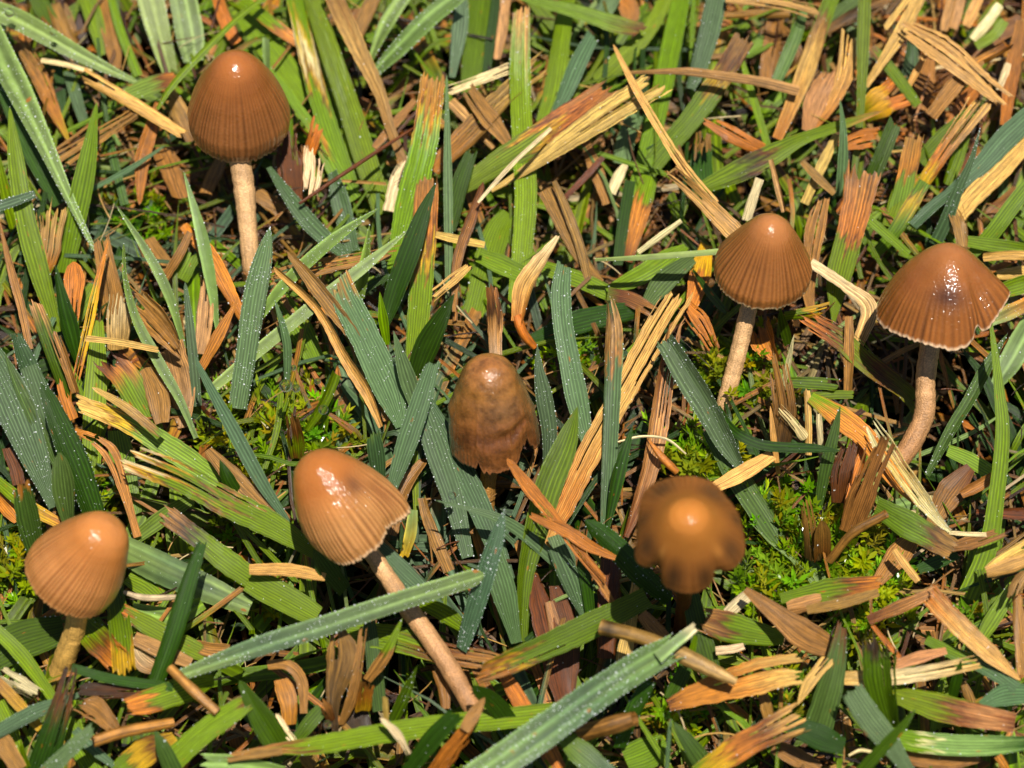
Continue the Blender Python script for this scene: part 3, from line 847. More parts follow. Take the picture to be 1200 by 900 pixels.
ROWS = """
A1 L -p 11 6 d.8 : -60,30,105 60,75,112 180,140,105 300,210,90 450,290,60 610,365,20 ; pale hairy blade dotted with dewdrops arching in from the top corner above everything
A1 L -p 12 7 d1 : -60,90,100 0,230,120 100,430,115 200,640,85 300,860,50 420,1110,18 ; wide silvery blade frosted with dew slanting down from the edge behind two ribbed green tips
A1 D -- 8 4 : -40,270,60 60,500,75 140,680,75 260,900,60
A1 G -p 2 15 f.2 : 285,1200,80 345,900,98 385,700,85 425,450,10 ; upright bright ribbed blade with sharp tip beside the silvery dewy blade
A1 G -p 2 15 f.2 : 250,1460,50 170,1180,95 110,950,98 70,700,75 42,470,10 ; tall ribbed green blade with sharp tip hugging the edge of the picture
A1 G -p 3 11 : 70,1010,60 20,830,50 -15,650,8
A1 T0,O.6,Y1 cp 6 4 : 80,190,70 170,330,78 240,490,58 305,625,15
A1 S cc 8 8 : 370,335,50 560,440,62 800,585,48 ; long clean straw below the dewy arching blade, pointing at the tall capped mushroom
A1 W -c 9 8 : 180,265,22 290,282,28 400,312,26
A1 D -- 7 4 : 430,165,14 445,350,25 468,535,28
A1 D -- 4 2 : 475,590,35 505,720,42 550,900,42
A1 T cc 7 7 : 275,690,90 430,595,75 605,492,48
A1 G0,G.5,R.7,O1 -c 6 7 : 550,420,70 640,385,88 720,355,82 775,345,60
A1 L -- 8 2 d.4 : 645,-70,120 690,120,118 750,330,70 ; broad pale dewy blade dropping from the top edge beside the tall capped mushroom
A1 L -- 6 2 d.3 : 795,-50,130 830,130,135 850,270,95
A1 G -- 9 7 : 1180,-25,24 1050,75,28 960,160,32 880,240,36 760,370,36 690,480,18 ; thin bright blade curving behind the cap of the tall mushroom near the top edge
A1 B -p 5 6 : 390,840,20 580,735,24 725,640,10
A1 G -- 4 2 : 375,-30,80 420,100,82 455,240,50
A1 T -- 3 2 : 460,-30,80 490,150,85 510,300,60
A1 G -- 5 2 : 485,-20,34 530,140,42 605,335,45
A1 O -p 6 3 : 690,450,18 665,560,60 625,700,70 612,900,20
A1 T -c 3 2 : 790,870,80 740,730,105 690,600,80
A1 D -- 3 1 : 245,270,50 265,400,52 275,520,40
A1 B -- 5 2 : 300,310,50 335,430,58 372,545,50
A1 O -- 4 4 : 950,-30,55 990,90,62 1040,190,55
A1 D -- 3 1 : 160,-20,80 200,60,85 240,120,70
A1 T -- 2 1 : 230,20,60 280,140,80 330,210,60
A1 T0,S1 -c 2 3 : 850,620,60 790,500,90 740,430,80
A2 G -- 3 1 : -60,70,110 90,250,118 235,440,105
A2 G0,O1 -p 6 4 : -60,0,60 80,110,62 190,190,50 250,260,20
A2 G0,G.15,Y.22,W.33,T.42,Y.47,G.52,G1 -- 6 1 : 165,-40,80 215,190,86 275,420,92 345,640,98 430,870,85 ; tall green blade with a bleached tan patch partway down near the top edge
A2 G0,G.33,L.4,G.45,G1 -- 7 1 : 235,-30,82 320,220,98 400,450,108 480,700,106 560,940,95 ; broad tall green blade with a small bleached notch running down from the top edge
A2 T0,S.3,T1 -- 10 4 f.4 : 325,-40,90 440,200,88 540,400,60 590,560,46 650,715,45 ; folded tan straw running down from the top edge between green blades
A2 L -- 12 4 d.7 : 905,-35,75 760,80,90 640,200,85 515,325,40 ; pale dewy blade dropping diagonally from the top edge into a dark gap
A2 L -- 9 4 d.5 : 665,-35,65 570,110,70 498,275,26
A2 G0,G.6,L.72,Y.78,O.86,T1 -c 2 13 d.2 : 590,1270,60 660,950,120 700,800,132 745,600,132 778,345,115 ; stout pale green blade with ragged orange cut tip beside a thin blue blade
A2 B -p 3 14 : 846,1360,26 846,1000,42 842,700,38 838,328,8 ; slender upright blue blade passing in front of the cut green blade above the wrinkled mushroom
A2 R cp 9 8 t : 190,895,16 480,700,20 692,563,14 ; thin straight reddish stalk between the tall capped mushroom and the cut green blade
A2 D -c 4 9 : 845,1010,70 900,800,82 948,668,66
A2 W cc 8 7 : 850,400,42 980,352,50 1122,298,46
A2 P -- 7 5 : 855,445,55 940,530,55 1045,650,30
A2 T cc 9 7 f.3 : 935,405,60 1010,500,92 1115,625,62
A2 O0,T.4,S1 -c 5 8 : 780,750,80 950,590,112 1100,430,105 1258,298,80 ; wide tan straw with blackish speckles ending in a cut under the long vertical green blade
A2 G -- 3 1 : 995,-30,125 965,200,122 935,430,80
A2 B -- 7 4 : 908,-35,48 895,130,76 862,340,30
A2 P -- 6 4 : 1100,-30,45 1085,130,50 1062,260,40
A2 D -- 4 2 : 1060,-30,48 1035,150,48 1008,330,40
A2 W -c 3 4 : 590,930,70 622,800,75 655,700,26
A2 W cc 8 8 : 238,840,52 250,765,92 258,695,88 ; cream papery scrap beside a rusty stub under the tall capped mushroom
A2 R -c 3 7 : 165,890,100 150,740,122 142,615,112
A2 O -c 5 9 : 225,690,60 250,620,62 272,535,50
A2 L -c 7 10 : 48,310,26 46,240,36 43,168,32
A2 G0,G.5,O.6,G.7,G1 -- 7 1 : 55,300,26 150,430,46 250,570,55 350,760,75 430,880,70
A2 T -- 4 2 : 525,-25,70 470,90,72 430,190,50
A2 T -- 6 4 : 700,440,30 620,530,42 520,650,36
B2 B -- 9 4 d.6 : 55,-90,28 130,20,62 220,140,86 310,230,78 405,305,45 ; dewy blue blade slanting down beside the stem of the tall capped mushroom
B2 B -- 6 2 d.4 : 335,-70,50 375,80,92 425,280,60
A3 G0,G.75,L.85,P1 -c 1 10 d.25 : 15,1380,85 60,900,106 45,600,102 35,300,102 42,45,78 ; long vertical green blade with frayed pinkish cut top passing under a wide tan straw
A3 G -- 6 3 : 245,-35,75 215,180,88 180,400,92 140,540,80
A3 B c- 8 4 : 352,160,62 290,280,84 230,420,66 165,540,36 ; blue blade with a squared end slanting beside the long vertical green blade
A3 B -- 5 4 : 460,-30,75 420,30,80 385,80,70
A3 G0,G.7,R1 -c 8 7 : 40,-10,36 280,50,80 450,105,88 565,130,62
A3 G -- 5 1 : 750,-35,86 700,200,92 655,420,92 600,650,92 520,920,76
A3 B -- 9 5 d.3 : 905,-35,90 865,140,98 820,290,88 782,390,52 ; broad pale blue blade hanging from the top edge next to a twisted straw
A3 S pc 14 12 : 445,195,14 540,380,36 650,570,42 760,740,48 905,915,46 ; thin pale straw slanting across the cut end of the widest straw
A3 S c- 13 11 : 703,752,52 800,840,72 960,1000,78 1010,1050,66 ; pale cut straw pointing down at the cap of the pale brown mushroom
A3 P p- 13 8 f.3 : 505,320,14 640,315,26 780,315,36 950,338,42 1100,360,46 1260,400,42 ; twisted pinkish straw lying level above the pale brown mushroom
A3 S -c 5 13 : -90,840,20 60,750,52 250,620,98 430,500,118 640,368,112 ; widest flat straw with ridges and a square cut end in the upper middle
A3 G0,G.45,Y.6,O.7,R.76,O.85,T1 -c 4 11 : -270,860,60 -100,740,105 60,640,132 230,520,132 405,395,95 ; green blade turning orange and rusty at its torn tip along the widest straw
A3 W -- 12 13 : -150,890,16 0,722,22 172,563,18
A3 G0,G.62,Y.75,R.84,T1 -c 1 9 : 555,810,70 650,680,98 790,520,104 920,340,108 1025,165,112 ; diagonal green blade with a rusty ragged cut end behind the twisted straw
A3 G -- 5 2 : 690,-30,66 590,150,70 450,290,90 370,360,60
A3 D -- 4 3 : 838,640,90 830,760,112 855,890,90
A3 T cc 7 7 : 835,660,78 840,595,70
A3 G -- 7 4 : 1008,255,24 1060,430,36 1122,635,34
A3 O c- 7 5 : 890,545,40 980,600,74 1100,660,66
A4 G0,G.2,K.33,R.38,G.44,G.8,T1 -p 4 11 f.3 : -230,835,60 -60,760,112 80,690,110 230,610,62 400,550,50 575,488,12 ; dark green blade with a blackish rotten patch pointing at a thin vertical blade
A3 W -- 9 6 : 1088,785,40 1050,900,46 1030,970,44
A4 P -- 10 8 : 88,700,18 118,810,28 148,930,26
A3 T -- 4 2 : 320,620,40 370,750,66 425,895,60
A3 W -- 4 3 : 500,720,30 465,780,52 435,850,46
A3 R -- 6 4 : 400,690,28 320,780,32 230,870,26
B3 T -- 9 4 : 185,-30,22 250,120,42 300,260,46 335,400,36
A3 B -- 2 1 : 540,500,80 500,620,90 480,720,80
A3 T -- 3 1 : 1160,80,75 1140,220,85 1120,370,70
A3 T -- 5 4 : 940,70,30 1080,60,42 1220,60,40
A3 G -- 3 2 : 1030,250,66 1090,200,76 1160,150,60
A3 O0,T1 -- 3 2 : 480,-20,80 520,60,95 500,110,60
A4 G0,G.6,L1 -- 13 3 : 500,-35,56 492,180,56 482,450,42 465,650,36 442,840,26 ; thin vertical bright green blade rising out of straw litter beside the top edge
A4 P -c 11 11 : -110,-12,46 120,15,56 278,52,56 ; pinkish straw with a blunt cut end lying across the top edge
A4 B -- 8 5 : 238,25,40 190,170,62 108,365,50
A4 G0,G.15,T.25,S.5,O1 -- 9 4 : 362,-35,80 300,130,84 240,310,82 180,460,72 115,610,46 ; tan straw with a green upper end slanting down amid the dry litter
A4 S -- 12 7 f.3 : 755,-45,60 660,140,62 505,378,32 ; narrow pale straw slanting down past the thin vertical green blade
A4 S -c 11 10 : 700,-20,28 590,122,30
A4 P cc 13 10 : 695,125,80 840,220,128 960,320,114 1105,455,68 ; broad ridged pink straw lying diagonally in the upper right litter
A4 T0,G.2,G1 -- 8 5 : 530,210,44 620,310,56 735,462,44
A4 T c- 12 8 : 1012,255,50 900,370,72 790,510,66
A4 R0,O1 -- 9 9 : 1135,205,52 1060,250,58 1000,280,50
A4 O0,T1 -- 4 9 : 1115,550,46 1150,300,72 1192,90,60
A4 W -- 8 7 : 1132,278,30 1112,330,36 1085,395,30
A4 G -- 8 6 : 1115,90,44 1070,150,52 990,205,44
A4 W -- 8 6 : 1095,20,46 1040,100,52 975,175,42
A4 P -c 4 7 : 248,575,48 290,430,112 352,305,82
A4 O0,S1 -c 4 9 : 268,565,38 350,460,62 410,330,82 432,168,62
A4 G0,Y.4,O1 -c 4 6 : 490,505,98 570,450,132 655,405,112
A4 B -p 5 14 : 393,862,50 404,700,48 405,560,30 391,435,6 ; short pointed pale blue blade standing upright beside the straw behind the pale brown mushroom
A4 D -c 5 11 : 490,835,38 560,690,52 628,528,46
A4 B -c 5 12 : 548,805,24 590,690,40 642,558,36
A4 G0,G.42,O.55,T1 -c 3 9 : 640,960,90 680,790,92 718,605,82
A4 G0,Y.3,O.45,T.6,S1 -c 3 10 : 695,905,50 770,790,68 860,650,78 1005,455,92
A4 G -- 6 3 : 970,490,56 850,610,96 745,715,70
A4 B -- 9 4 f.3 : 1265,475,100 1120,610,112 1000,740,82 795,915,36 ; wide folded blue blade reaching in from the edge above the broad capped mushroom
A4 B -p 4 16 d.5 : 808,1075,62 860,965,62 910,835,50 970,700,28 1007,565,6 ; dewy pointed blue blade rising from behind the broad rusty cap
A4 S -- 8 4 : 1240,590,80 1100,740,98 970,870,98 860,1010,80 ; wide pale straw slanting behind the dewy blade above the broad rusty cap
A4 S -- 9 6 : 775,225,24 735,300,32 688,390,26
A4 B -- 4 2 : 705,190,70 700,280,75 685,380,50
A4 O cc 7 7 : 400,640,70 480,615,100 565,600,86
A4 S -- 8 4 : 380,590,40 310,730,48 235,895,46
A4 T -- 8 6 : 225,710,30 290,775,42 368,850,32
B4 G -- 10 4 : 1265,-65,70 1150,80,78 1060,200,78 965,298,46
A4 P -- 6 4 : 885,-20,46 868,60,50 848,135,40
A4 P -- 6 4 : 930,-20,46 908,60,46 888,125,36
A4 S -- 7 5 : 1005,-20,46 975,50,52 945,115,40
A4 G -- 5 3 : 940,580,50 905,690,62 860,810,50
A4 T -- 2 1 : 60,100,90 150,200,110 220,300,80
A4 T -- 2 1 : 780,260,80 760,380,100 740,480,70
A4 T0,K.5,T1 -- 6 4 : 620,-20,40 470,50,50 330,140,44
A4 D -- 4 2 : 480,-10,70 400,60,80 340,110,50
A4 O -- 3 2 : 1000,380,60 940,450,70 880,560,60
B1 G0,O.2,P.4,S1 -c 3 9 : 192,400,56 210,280,112 232,105,118 ; pinkish torn straw stub between two tall ribbed green blades
B1 T p- 10 5 : -8,135,12 50,370,36 95,530,38 132,710,34
B1 B -- 12 12 d.8 : -40,95,42 60,60,46 155,28,36
B1 D0,D.7,P1 -c 2 9 : 305,930,60 240,740,82 153,505,56
B1 B -c 4 10 d.5 : 190,920,80 120,780,92 68,645,54
B1 O cb 7 9 : 320,545,50 325,430,92 325,325,72
B1 D -p 3 12 : 352,795,26 312,640,78 276,500,62 243,340,6
B1 O0,Y.7,O1 pc 11 5 : 476,230,8 425,430,36 385,620,42 332,850,30 ; thin orange straw curving down from shaggy brown litter between green blades
B1 G -- 4 2 : 410,425,50 360,520,66 320,620,50
B1 T c- 9 5 : 240,632,44 280,740,48 335,900,40
B1 T -c 2 7 : 500,570,90 480,430,112 452,275,82
B1 S0,W1 -c 3 8 : 520,710,98 525,580,118 532,470,66 ; pale ridged straw stub standing above a level straw among shaggy brown litter
B1 S cc 11 11 : 380,662,30 530,680,32 692,712,30 ; short clean straw lying level across a thin dewy curved blade
B1 L0,G1 -p 4 13 d.4 : 862,1100,24 790,930,42 700,770,52 600,580,46 550,400,26 543,245,12 ; thin dewy blade curving down from a beaded tip over the level straw
B1 L -p 3 13 d.3 : 812,705,20 745,480,46 650,290,42 512,78,6 ; slim pale blade arching down from its tip above brown litter
B1 L -p 3 13 d.2 : 956,625,18 930,430,50 885,200,56 808,-70,6 ; slim pale upright blade below the tall capped mushroom's cap with its stem alongside
B1 O -- 6 4 : 805,165,40 920,300,78 1065,570,52
B1 T cc 8 8 : 568,465,60 680,570,132 805,725,56
B1 P -c 2 6 : 880,730,70 900,550,78 905,385,28
B1 O -p 5 10 : 878,805,38 960,650,56 1048,485,10
B1 T -- 8 5 : 835,195,30 790,290,42 725,395,38
B1 G -c 3 5 : 790,400,86 845,290,90
B1 B -p 3 11 d.2 : 868,960,44 840,660,46 813,415,14
B1 B -p 4 16 d.7 r10 : 1045,970,86 1080,750,98 1120,480,112 1160,300,82 1187,172,8 ; broad pointed blue blade frosted with dew standing just below the tall mushroom's stem
B1 T -- 3 2 : 1100,10,60 1180,60,80 1240,110,60
B1 T -- 2 1 : 640,230,90 700,330,110 780,420,80
B1 P -- 2 1 : 720,720,110 760,850,130 800,980,110
B2 L -p 8 16 d.7 : -10,600,36 140,410,56 330,235,58 538,90,6 ; dewy pale blade rising to a sharp tip across a level tan straw
B2 L -p 5 13 d.4 : -195,885,44 0,725,62 250,520,66 470,350,58 672,183,8 ; longest pale diagonal blade passing under a cut blue blade
B2 B -p 5 14 d.3 : 136,850,28 135,680,42 84,497,10 ; little thin bluish blade rising from the cluster of big water drops
B2 S p- 12 8 : 78,348,26 270,530,42 390,740,52 490,900,52 552,1050,26 ; long tan straw slanting down from the level straw towards the honey coloured cap
B2 T p- 14 9 : 138,282,22 230,390,62 340,530,72 430,650,62 485,760,24 ; folded brown straw running alongside the cut blue blade
B2 T cc 9 8 f.3 : 40,402,60 200,365,78 400,325,68 605,288,38 ; tan straw lying level below two crossing dewy blades
B2 L -p 6 14 d.4 : 453,485,50 475,350,52 499,163,6
B2 B0,B.9,T1 -c 5 13 d.3 : 640,1050,56 580,880,142 480,660,150 400,500,130 368,418,114 ; broad ribbed blue blade with a ragged cut top left of the wrinkled mushroom
B2 D -p 6 18 f.5 : 568,605,36 610,460,92 680,270,104 740,100,62 792,-25,6 ; folded dark blade with blue edge and sharp tip over the rusty topped blade
B2 G0,G.45,Y.55,R.65,O.78,T1 -c 2 9 : 690,770,70 718,520,112 735,300,114 745,100,116 752,-38,110 ; upright green blade rusting to a square tan top behind a sharp folded blade
B2 G -p 6 12 : 577,690,26 560,580,46 544,457,6
B2 D -p 3 15 f.3 : 676,910,66 740,720,114 810,580,82 872,465,6 ; dark ribbed blade with sharp tip just left of the wrinkled mushroom's top
B2 B -p 5 15 : 725,1010,66 660,820,78 604,628,6
C2 B -c 9 17 d.2 : 598,495,54 660,310,98 730,100,98 778,-55,62 ; long flat blue blade leaning between the honey coloured cap and the wrinkled mushroom
B2 T0,R1 -p 6 10 : 870,545,16 885,320,50 940,150,52 998,-25,26
B2 S cc 9 9 : 778,475,40 850,415,54 935,345,32
B2 W0,S.4,K.55,T1 -c 4 11 : 1050,740,60 1045,560,74 1026,415,60 ; short stub with dark upper half standing right behind the wrinkled mushroom's top
B2 G -- 4 3 : 980,298,80 1080,340,94 1180,385,80
B2 G -- 3 1 : 1110,110,66 1050,220,125 960,560,125
B2 S -- 8 8 : 790,205,30 890,228,40 1005,252,34
B3 O0,S.4,W1 -c 8 14 f.3 : 28,590,56 60,440,88 120,340,78 205,215,22 ; frayed glossy straw leaning up behind the wrinkled mushroom
B3 O -- 8 5 t : 20,560,46 50,640,50 100,700,30
B2 P -- 3 2 : 60,440,90 120,560,110 160,640,80
B2 G -- 3 1 : 100,480,100 200,640,120 260,760,90
B2 G -- 4 2 : 500,380,70 440,470,80 340,560,60
B2 D -- 5 3 : 580,390,34 490,440,38 380,560,30
B3 B -c 4 13 d.4 : 335,1145,46 290,955,102 258,800,104 222,600,98 214,450,92 228,338,66 ; blue ribbed blade with a slanted cut top curving down beside the wrinkled mushroom
C3 B0,B.68,T.76,P.9,D1 -c 3 13 : 403,690,30 425,400,68 440,50,84 445,-200,88 430,-325,46 ; vertical blue blade with a faded pinkish brown upper half near the middle
C3 S0,O.15,S.5,S1 -c 2 10 : 140,770,30 230,570,102 340,340,118 460,120,114 570,-80,114 660,-240,114 718,-335,112 ; wide golden straw with a square cut top crossing behind the vertical blue blade
C3 B -c 6 15 d.5 : 1005,405,36 940,290,92 860,140,108 780,10,108 678,-155,88 ; cut blue blade with slanted end leaning beside the pale brown mushroom's stem
C3 D -p 8 12 : 900,140,36 970,240,46 1080,300,48 1180,315,48 1330,320,40 1445,332,8 ; dark thin blade curving level beneath the pale brown mushroom's stem
B3 L -- 12 13 : 365,317,20 600,305,30 920,280,30 ; thin green blade lying almost level with its end hidden behind the pale brown cap
B3 G -- 4 5 : 415,452,36 560,390,96 690,310,94 765,258,36
B3 D -- 5 7 : 596,505,56 670,410,104 795,308,56
B3 G -- 4 3 : 140,350,76 300,405,86 440,470,70
B3 G0,R.3,T1 -c 5 5 : 420,465,66 520,490,72 615,540,62
B3 D -- 3 4 : 85,665,46 260,600,104 420,560,104 545,540,80
B3 W -- 10 7 : 745,145,22 650,215,28 555,285,22
B3 T -- 7 3 : 145,10,70 230,170,74 310,320,62 395,415,26
B3 G0,O.6,R1 -- 4 2 : 605,-50,80 560,120,88 508,325,46
B3 D -- 4 2 : 520,-30,50 490,150,56 465,340,46
B3 Y0,O1 -- 4 5 : 855,250,56 820,400,104 785,530,46
B3 D -p 6 9 : 795,360,10 870,465,36 940,550,32
B3 O cc 7 6 : 765,515,70 830,600,92 885,700,46
C3 R0,P.5,R.8,P1 -c 3 11 f.3 : 500,710,26 560,550,62 610,380,78 640,200,92 670,0,84 715,-200,52 742,-245,20 ; streaky red and white stalk leaning over the rear of the blurred tawny cap
C3 W -- 10 9 t : 465,292,8 570,268,13 680,280,13 765,345,8
C3 O -p 8 10 t : 725,425,34 660,360,38 600,285,18
C3 B -p 3 14 d.5 : 152,405,36 165,260,78 140,90,78 118,-30,42 111,-135,4 ; pointed dewy blue blade standing against the side of the wrinkled mushroom
C3 G -p 1 15 f.3 : 42,1170,56 55,900,78 100,690,108 160,480,128 235,300,102 288,136,6 ; vivid ribbed green blade with sharp tip right of the wrinkled mushroom
C3 D -p 4 13 : 418,670,26 465,450,62 500,320,42 531,222,5
C3 O pc 16 10 : -22,365,30 80,500,62 180,620,52 300,780,52 405,905,36 ; bent orange straw leaning against the wrinkled mushroom's lower rim
C3 O c- 15 11 : 93,612,42 250,690,62 340,750,52 455,802,26 ; tapering orange straw pointing at the blurred tawny cap
C3 D -b 5 14 d.2 : 690,990,56 560,870,104 440,740,104 322,636,56 ; rounded dark ribbed blade with beaded ridges tucked under the blurred tawny cap
C2 B -p 2 16 : 1440,910,26 1330,830,50 1210,720,66 1090,640,56 950,590,32 786,548,6 ; long dark bluish blade pointing sideways below the wrinkled mushroom
C3 B -- 4 1 : 195,700,90 230,800,96 260,910,70
C3 D -- 5 2 : 860,240,56 1000,450,114 1130,650,114 1200,770,50 ; shaded dark blade sloping down right of the blurred tawny cap
C3 S -- 9 8 : 1145,348,60 1010,430,78 885,495,60 ; golden straw end poking out from behind the blurred tawny cap
B4 G0,G.48,O.7,T1 -c 2 12 : 362,600,12 385,400,112 430,220,134 470,50,152 488,-62,170 ; two-tone blade with ragged orange upper half and green base beside the pale brown cap
B4 T -c 3 9 : 262,530,40 252,420,64 280,200,92 322,45,60
B4 W0,S1 -- 8 5 : 262,328,46 420,435,52 520,530,84 470,690,56
B4 G -- 8 5 : 505,128,40 600,210,46 695,295,42
B4 G0,Y.3,G.5,G1 -- 7 2 : 765,-25,56 690,100,72 620,210,62 535,305,46
B4 G -- 5 3 : 660,-20,56 630,80,64 600,170,50
B4 B -- 8 6 : 890,10,50 790,90,62 712,168,50
B4 T c- 8 6 : 895,75,50 920,160,74 935,260,66
B4 S -- 9 8 : 1020,305,38 1110,298,46 1230,300,44
B4 G -- 6 5 : 950,235,50 1080,255,66 1230,275,60
B4 G -- 5 4 : 1080,460,70 1160,435,82 1240,410,80
B4 L0,O1 -- 8 6 d.6 : 1050,590,50 1140,545,72 1240,495,66
B4 L -- 3 1 : 1240,585,100 1150,750,112 1075,870,60
B4 S -- 4 3 : 1080,385,40 1160,375,60 1240,370,56
C4 D -p 2 11 f.4 d.4 : 775,440,26 880,240,56 960,110,58 1040,-40,56 1128,-185,6 ; dark folded blade with beaded edge in the black gap beside the broad mushroom's stem
C4 G -p 2 17 : 950,980,90 1040,760,88 1080,520,78 1105,260,68 1090,60,52 1065,-150,30 1041,-315,4 ; tall bright green blade arching up to touch the broad rusty cap's rim
B4 O0,R.2,G.35,R.6,G1 c- 9 2 : 255,585,80 400,670,114 520,780,104 680,900,92 730,985,56 ; green blade with rusty blotches and orange cut end below the pale brown and broad caps
B4 T -- 10 4 : 432,565,40 432,740,46 428,900,44
C4 G -c 5 8 : 170,28,50 300,35,58 395,42,56
C4 G -c 5 8 : 245,95,38 350,85,42 448,84,40
B4 D -p 3 10 : 165,690,40 145,610,46 128,525,5
B4 G0,Y1 -c 5 8 : 150,565,40 250,550,52 342,528,46
B4 W -p 4 12 : 138,895,24 165,770,26 190,645,8
B4 O cc 5 5 : 40,600,90 70,680,108 100,760,66
C4 T -c 5 15 : 432,690,100 500,500,124 562,328,108 ; wide greyish straw stub with square cut top standing in front of moss
C4 G0,O.2,O.8,T1 -- 9 7 : 262,95,56 400,190,104 520,290,104 620,430,92 725,565,26 ; orange and green blade slanting behind the greyish straw stub
C4 W0,S.3,W1 cp 14 9 d.3 : 527,215,52 600,330,92 720,500,78 820,630,46 885,695,10 ; glistening pale straw tapering to a point below the broad capped mushroom's stem
C4 W -- 9 9 : 870,690,16 950,697,22 1035,700,22
C4 D -p 3 13 : 298,570,38 330,400,62 365,260,46 393,133,5 ; small dark upright blade rising from moss beside the greyish straw stub
C4 T -- 9 5 : 458,195,34 462,320,42 455,450,40
C4 O -- 8 5 : 505,315,46 460,450,54 425,590,46
C4 W -c 4 9 : 305,345,26 303,260,30 299,170,26
C4 S -c 4 9 : 252,350,28 252,210,32 245,65,30
C4 W -c 6 10 : 240,275,46 190,210,44 138,148,28
C4 S -p 3 9 : 122,435,22 100,280,28 85,135,10
C4 S -p 5 9 : 115,260,16 108,160,18 95,60,5
C4 G0,G.58,R.74,T.85,T1 -c 7 10 : 552,575,96 680,650,124 790,710,114 888,765,92 ; short green blade with a rust ringed torn end beneath the glistening pale straw
C4 R0,T1 -- 6 3 : 965,405,56 870,520,134 795,650,56
C4 G -- 5 3 : 865,328,60 960,370,74 1070,435,66
C4 T -- 7 6 : 1065,445,46 1000,485,56 925,525,40
C4 R -- 4 4 : 990,595,40 1100,600,56 1230,605,50
C4 T -c 8 9 : 880,755,50 980,730,66 1090,695,56
C4 D -- 5 4 : 735,855,50 820,820,64 910,785,46
C4 T -- 5 4 : 730,690,56 650,790,114 555,910,56
C4 S -- 9 8 : 630,765,30 680,835,38 735,905,32
C4 R0,T1 -b 4 11 : 310,810,70 312,720,84 308,635,56
C4 K0,T1 -c 4 11 : 270,810,80 258,680,70 238,555,36
C4 T -c 5 12 t : 345,815,40 450,690,46 595,608,46 ; bent hollow straw stalk poking up out of the moss
C4 K0,T1 -c 4 12 : 130,330,90 150,150,110 120,-40,80 ; shaggy brown rotten tuft rising between the pale brown stem and broken straws
C4 R -c 4 9 : 390,560,80 400,440,100 420,340,70
C4 S -c 11 11 : 1045,870,66 1120,820,90 1225,755,84
C1 B -- 13 5 d.5 : -70,-150,90 40,80,175 130,300,155 235,580,46 ; very wide ribbed blue blade with beaded edge sloping above the orange tan cap
C1 D -p 6 14 : 250,405,26 170,230,62 80,40,46 18,-105,5
C1 D -b 5 16 f.4 d.3 : 425,650,98 350,450,134 270,250,114 215,110,76 180,32,30 ; big dark folded blade with dewy edge standing above the orange tan cap
C1 D -b 8 17 : 305,660,70 280,500,108 262,338,56 ; short blunt dark blade just above the orange tan cap
C1 B -- 8 3 d.4 : 125,-40,90 190,150,102 235,310,36
C1 D0,D.9,T1 -c 6 15 d.15 : 165,790,80 125,620,108 95,480,94 ; dark stub with a fuzzy tan cut top beside the orange tan cap
C1 O -c 8 10 : 315,195,66 270,65,70
C1 O -c 8 9 : 325,240,30 405,272,40
C1 G0,G.6,Y.75,S.9,S1 -c 6 12 : 965,465,86 760,330,124 560,210,94 342,122,72 ; green blade with a straw coloured tip split in two between blue blades and honey cap
C1 G0,T.2,S1 -p 12 14 : 705,268,56 560,145,46 405,52,18
C1 G0,G.48,T.53,R.58,G.62,G.76,Y.84,W1 -c 6 13 : 1390,780,66 1200,660,132 1000,560,134 800,450,128 598,368,108 ; broad green blade with bleached torn end and brown ringed patch beside the honey cap
C1 B -p 6 17 : 1270,650,26 1150,470,62 1020,230,66 890,-10,32 858,-85,5 ; slender blue blade sloping across the moss to the honey coloured cap
C1 G -- 3 1 : 515,240,90 545,400,114 595,610,80
C1 G0,G.65,O.85,R1 -c 2 8 : 700,260,56 620,120,124 550,0,155 485,-65,155 ; broad green blade with a rusty cut end under the level straw
C1 G -c 1 7 : 398,440,80 410,200,104 425,-50,92 432,-240,46
C1 T -c 4 10 : 605,710,36 550,520,46 490,350,74 425,285,40
C1 P -- 4 2 : 755,-130,114 800,60,124 805,230,56
C1 T -- 6 5 : 640,-30,66 690,80,104 710,210,76
C1 T -- 9 7 : 915,325,46 1040,460,94 1190,610,46
C1 D -p 8 12 : 1040,520,60 1000,450,62 965,370,8
C1 G0,G.55,K.78,T1 -c 4 9 : 1190,950,80 1000,820,114 850,700,94 735,615,94 ; green blade with a blackened torn end below the bleached torn blade
D1 L0,B.5,L1 -- 4 4 : 1100,195,76 900,110,134 700,20,144 530,-65,124 ; very wide pale green blade lying right of the orange tan cap
D1 D -c 7 17 : 685,520,80 760,310,88 830,80,78 885,-90,46 ; dark green stalk like blade leaning over the wide pale blade
C1 G -- 3 4 : 595,715,60 720,620,74 845,540,46
C1 G0,G.5,Y.7,O1 -- 6 7 : -25,455,50 120,570,62 295,668,50
C1 R -- 6 5 : 30,320,50 65,400,62 85,480,56
C1 O -- 4 4 : -20,520,60 40,590,74 80,640,40
D1 D -- 4 4 : -70,430,150 80,345,184 280,288,124 ; very wide ribbed dark leaf lying behind the stem of the orange tan mushroom
D1 G -- 9 5 : -45,265,60 100,410,68 245,610,46 ; curved bright blade crossing the wide dark leaf at the lower edge corner
D1 B -- 10 9 d.2 : -35,755,66 150,655,68 345,578,24 ; smooth pale blue blade lying below the orange tan mushroom's stem
D1 D0,D.55,R.8,K1 -c 4 14 : 165,940,134 240,720,114 312,465,56 ; dark upright blade with brown cut top in front of the orange tan mushroom's base
D1 B -c 9 14 d.3 : 190,930,70 320,810,74 405,730,50 ; short pale blue blade with slanted cut poking up at the bottom edge
D1 K0,R1 cc 8 8 : 338,560,72 500,560,80 690,562,66 ; dark reddish brown wet strip lying level right of the orange tan mushroom's base
D1 D -- 10 9 : 315,458,40 500,510,48 760,545,40
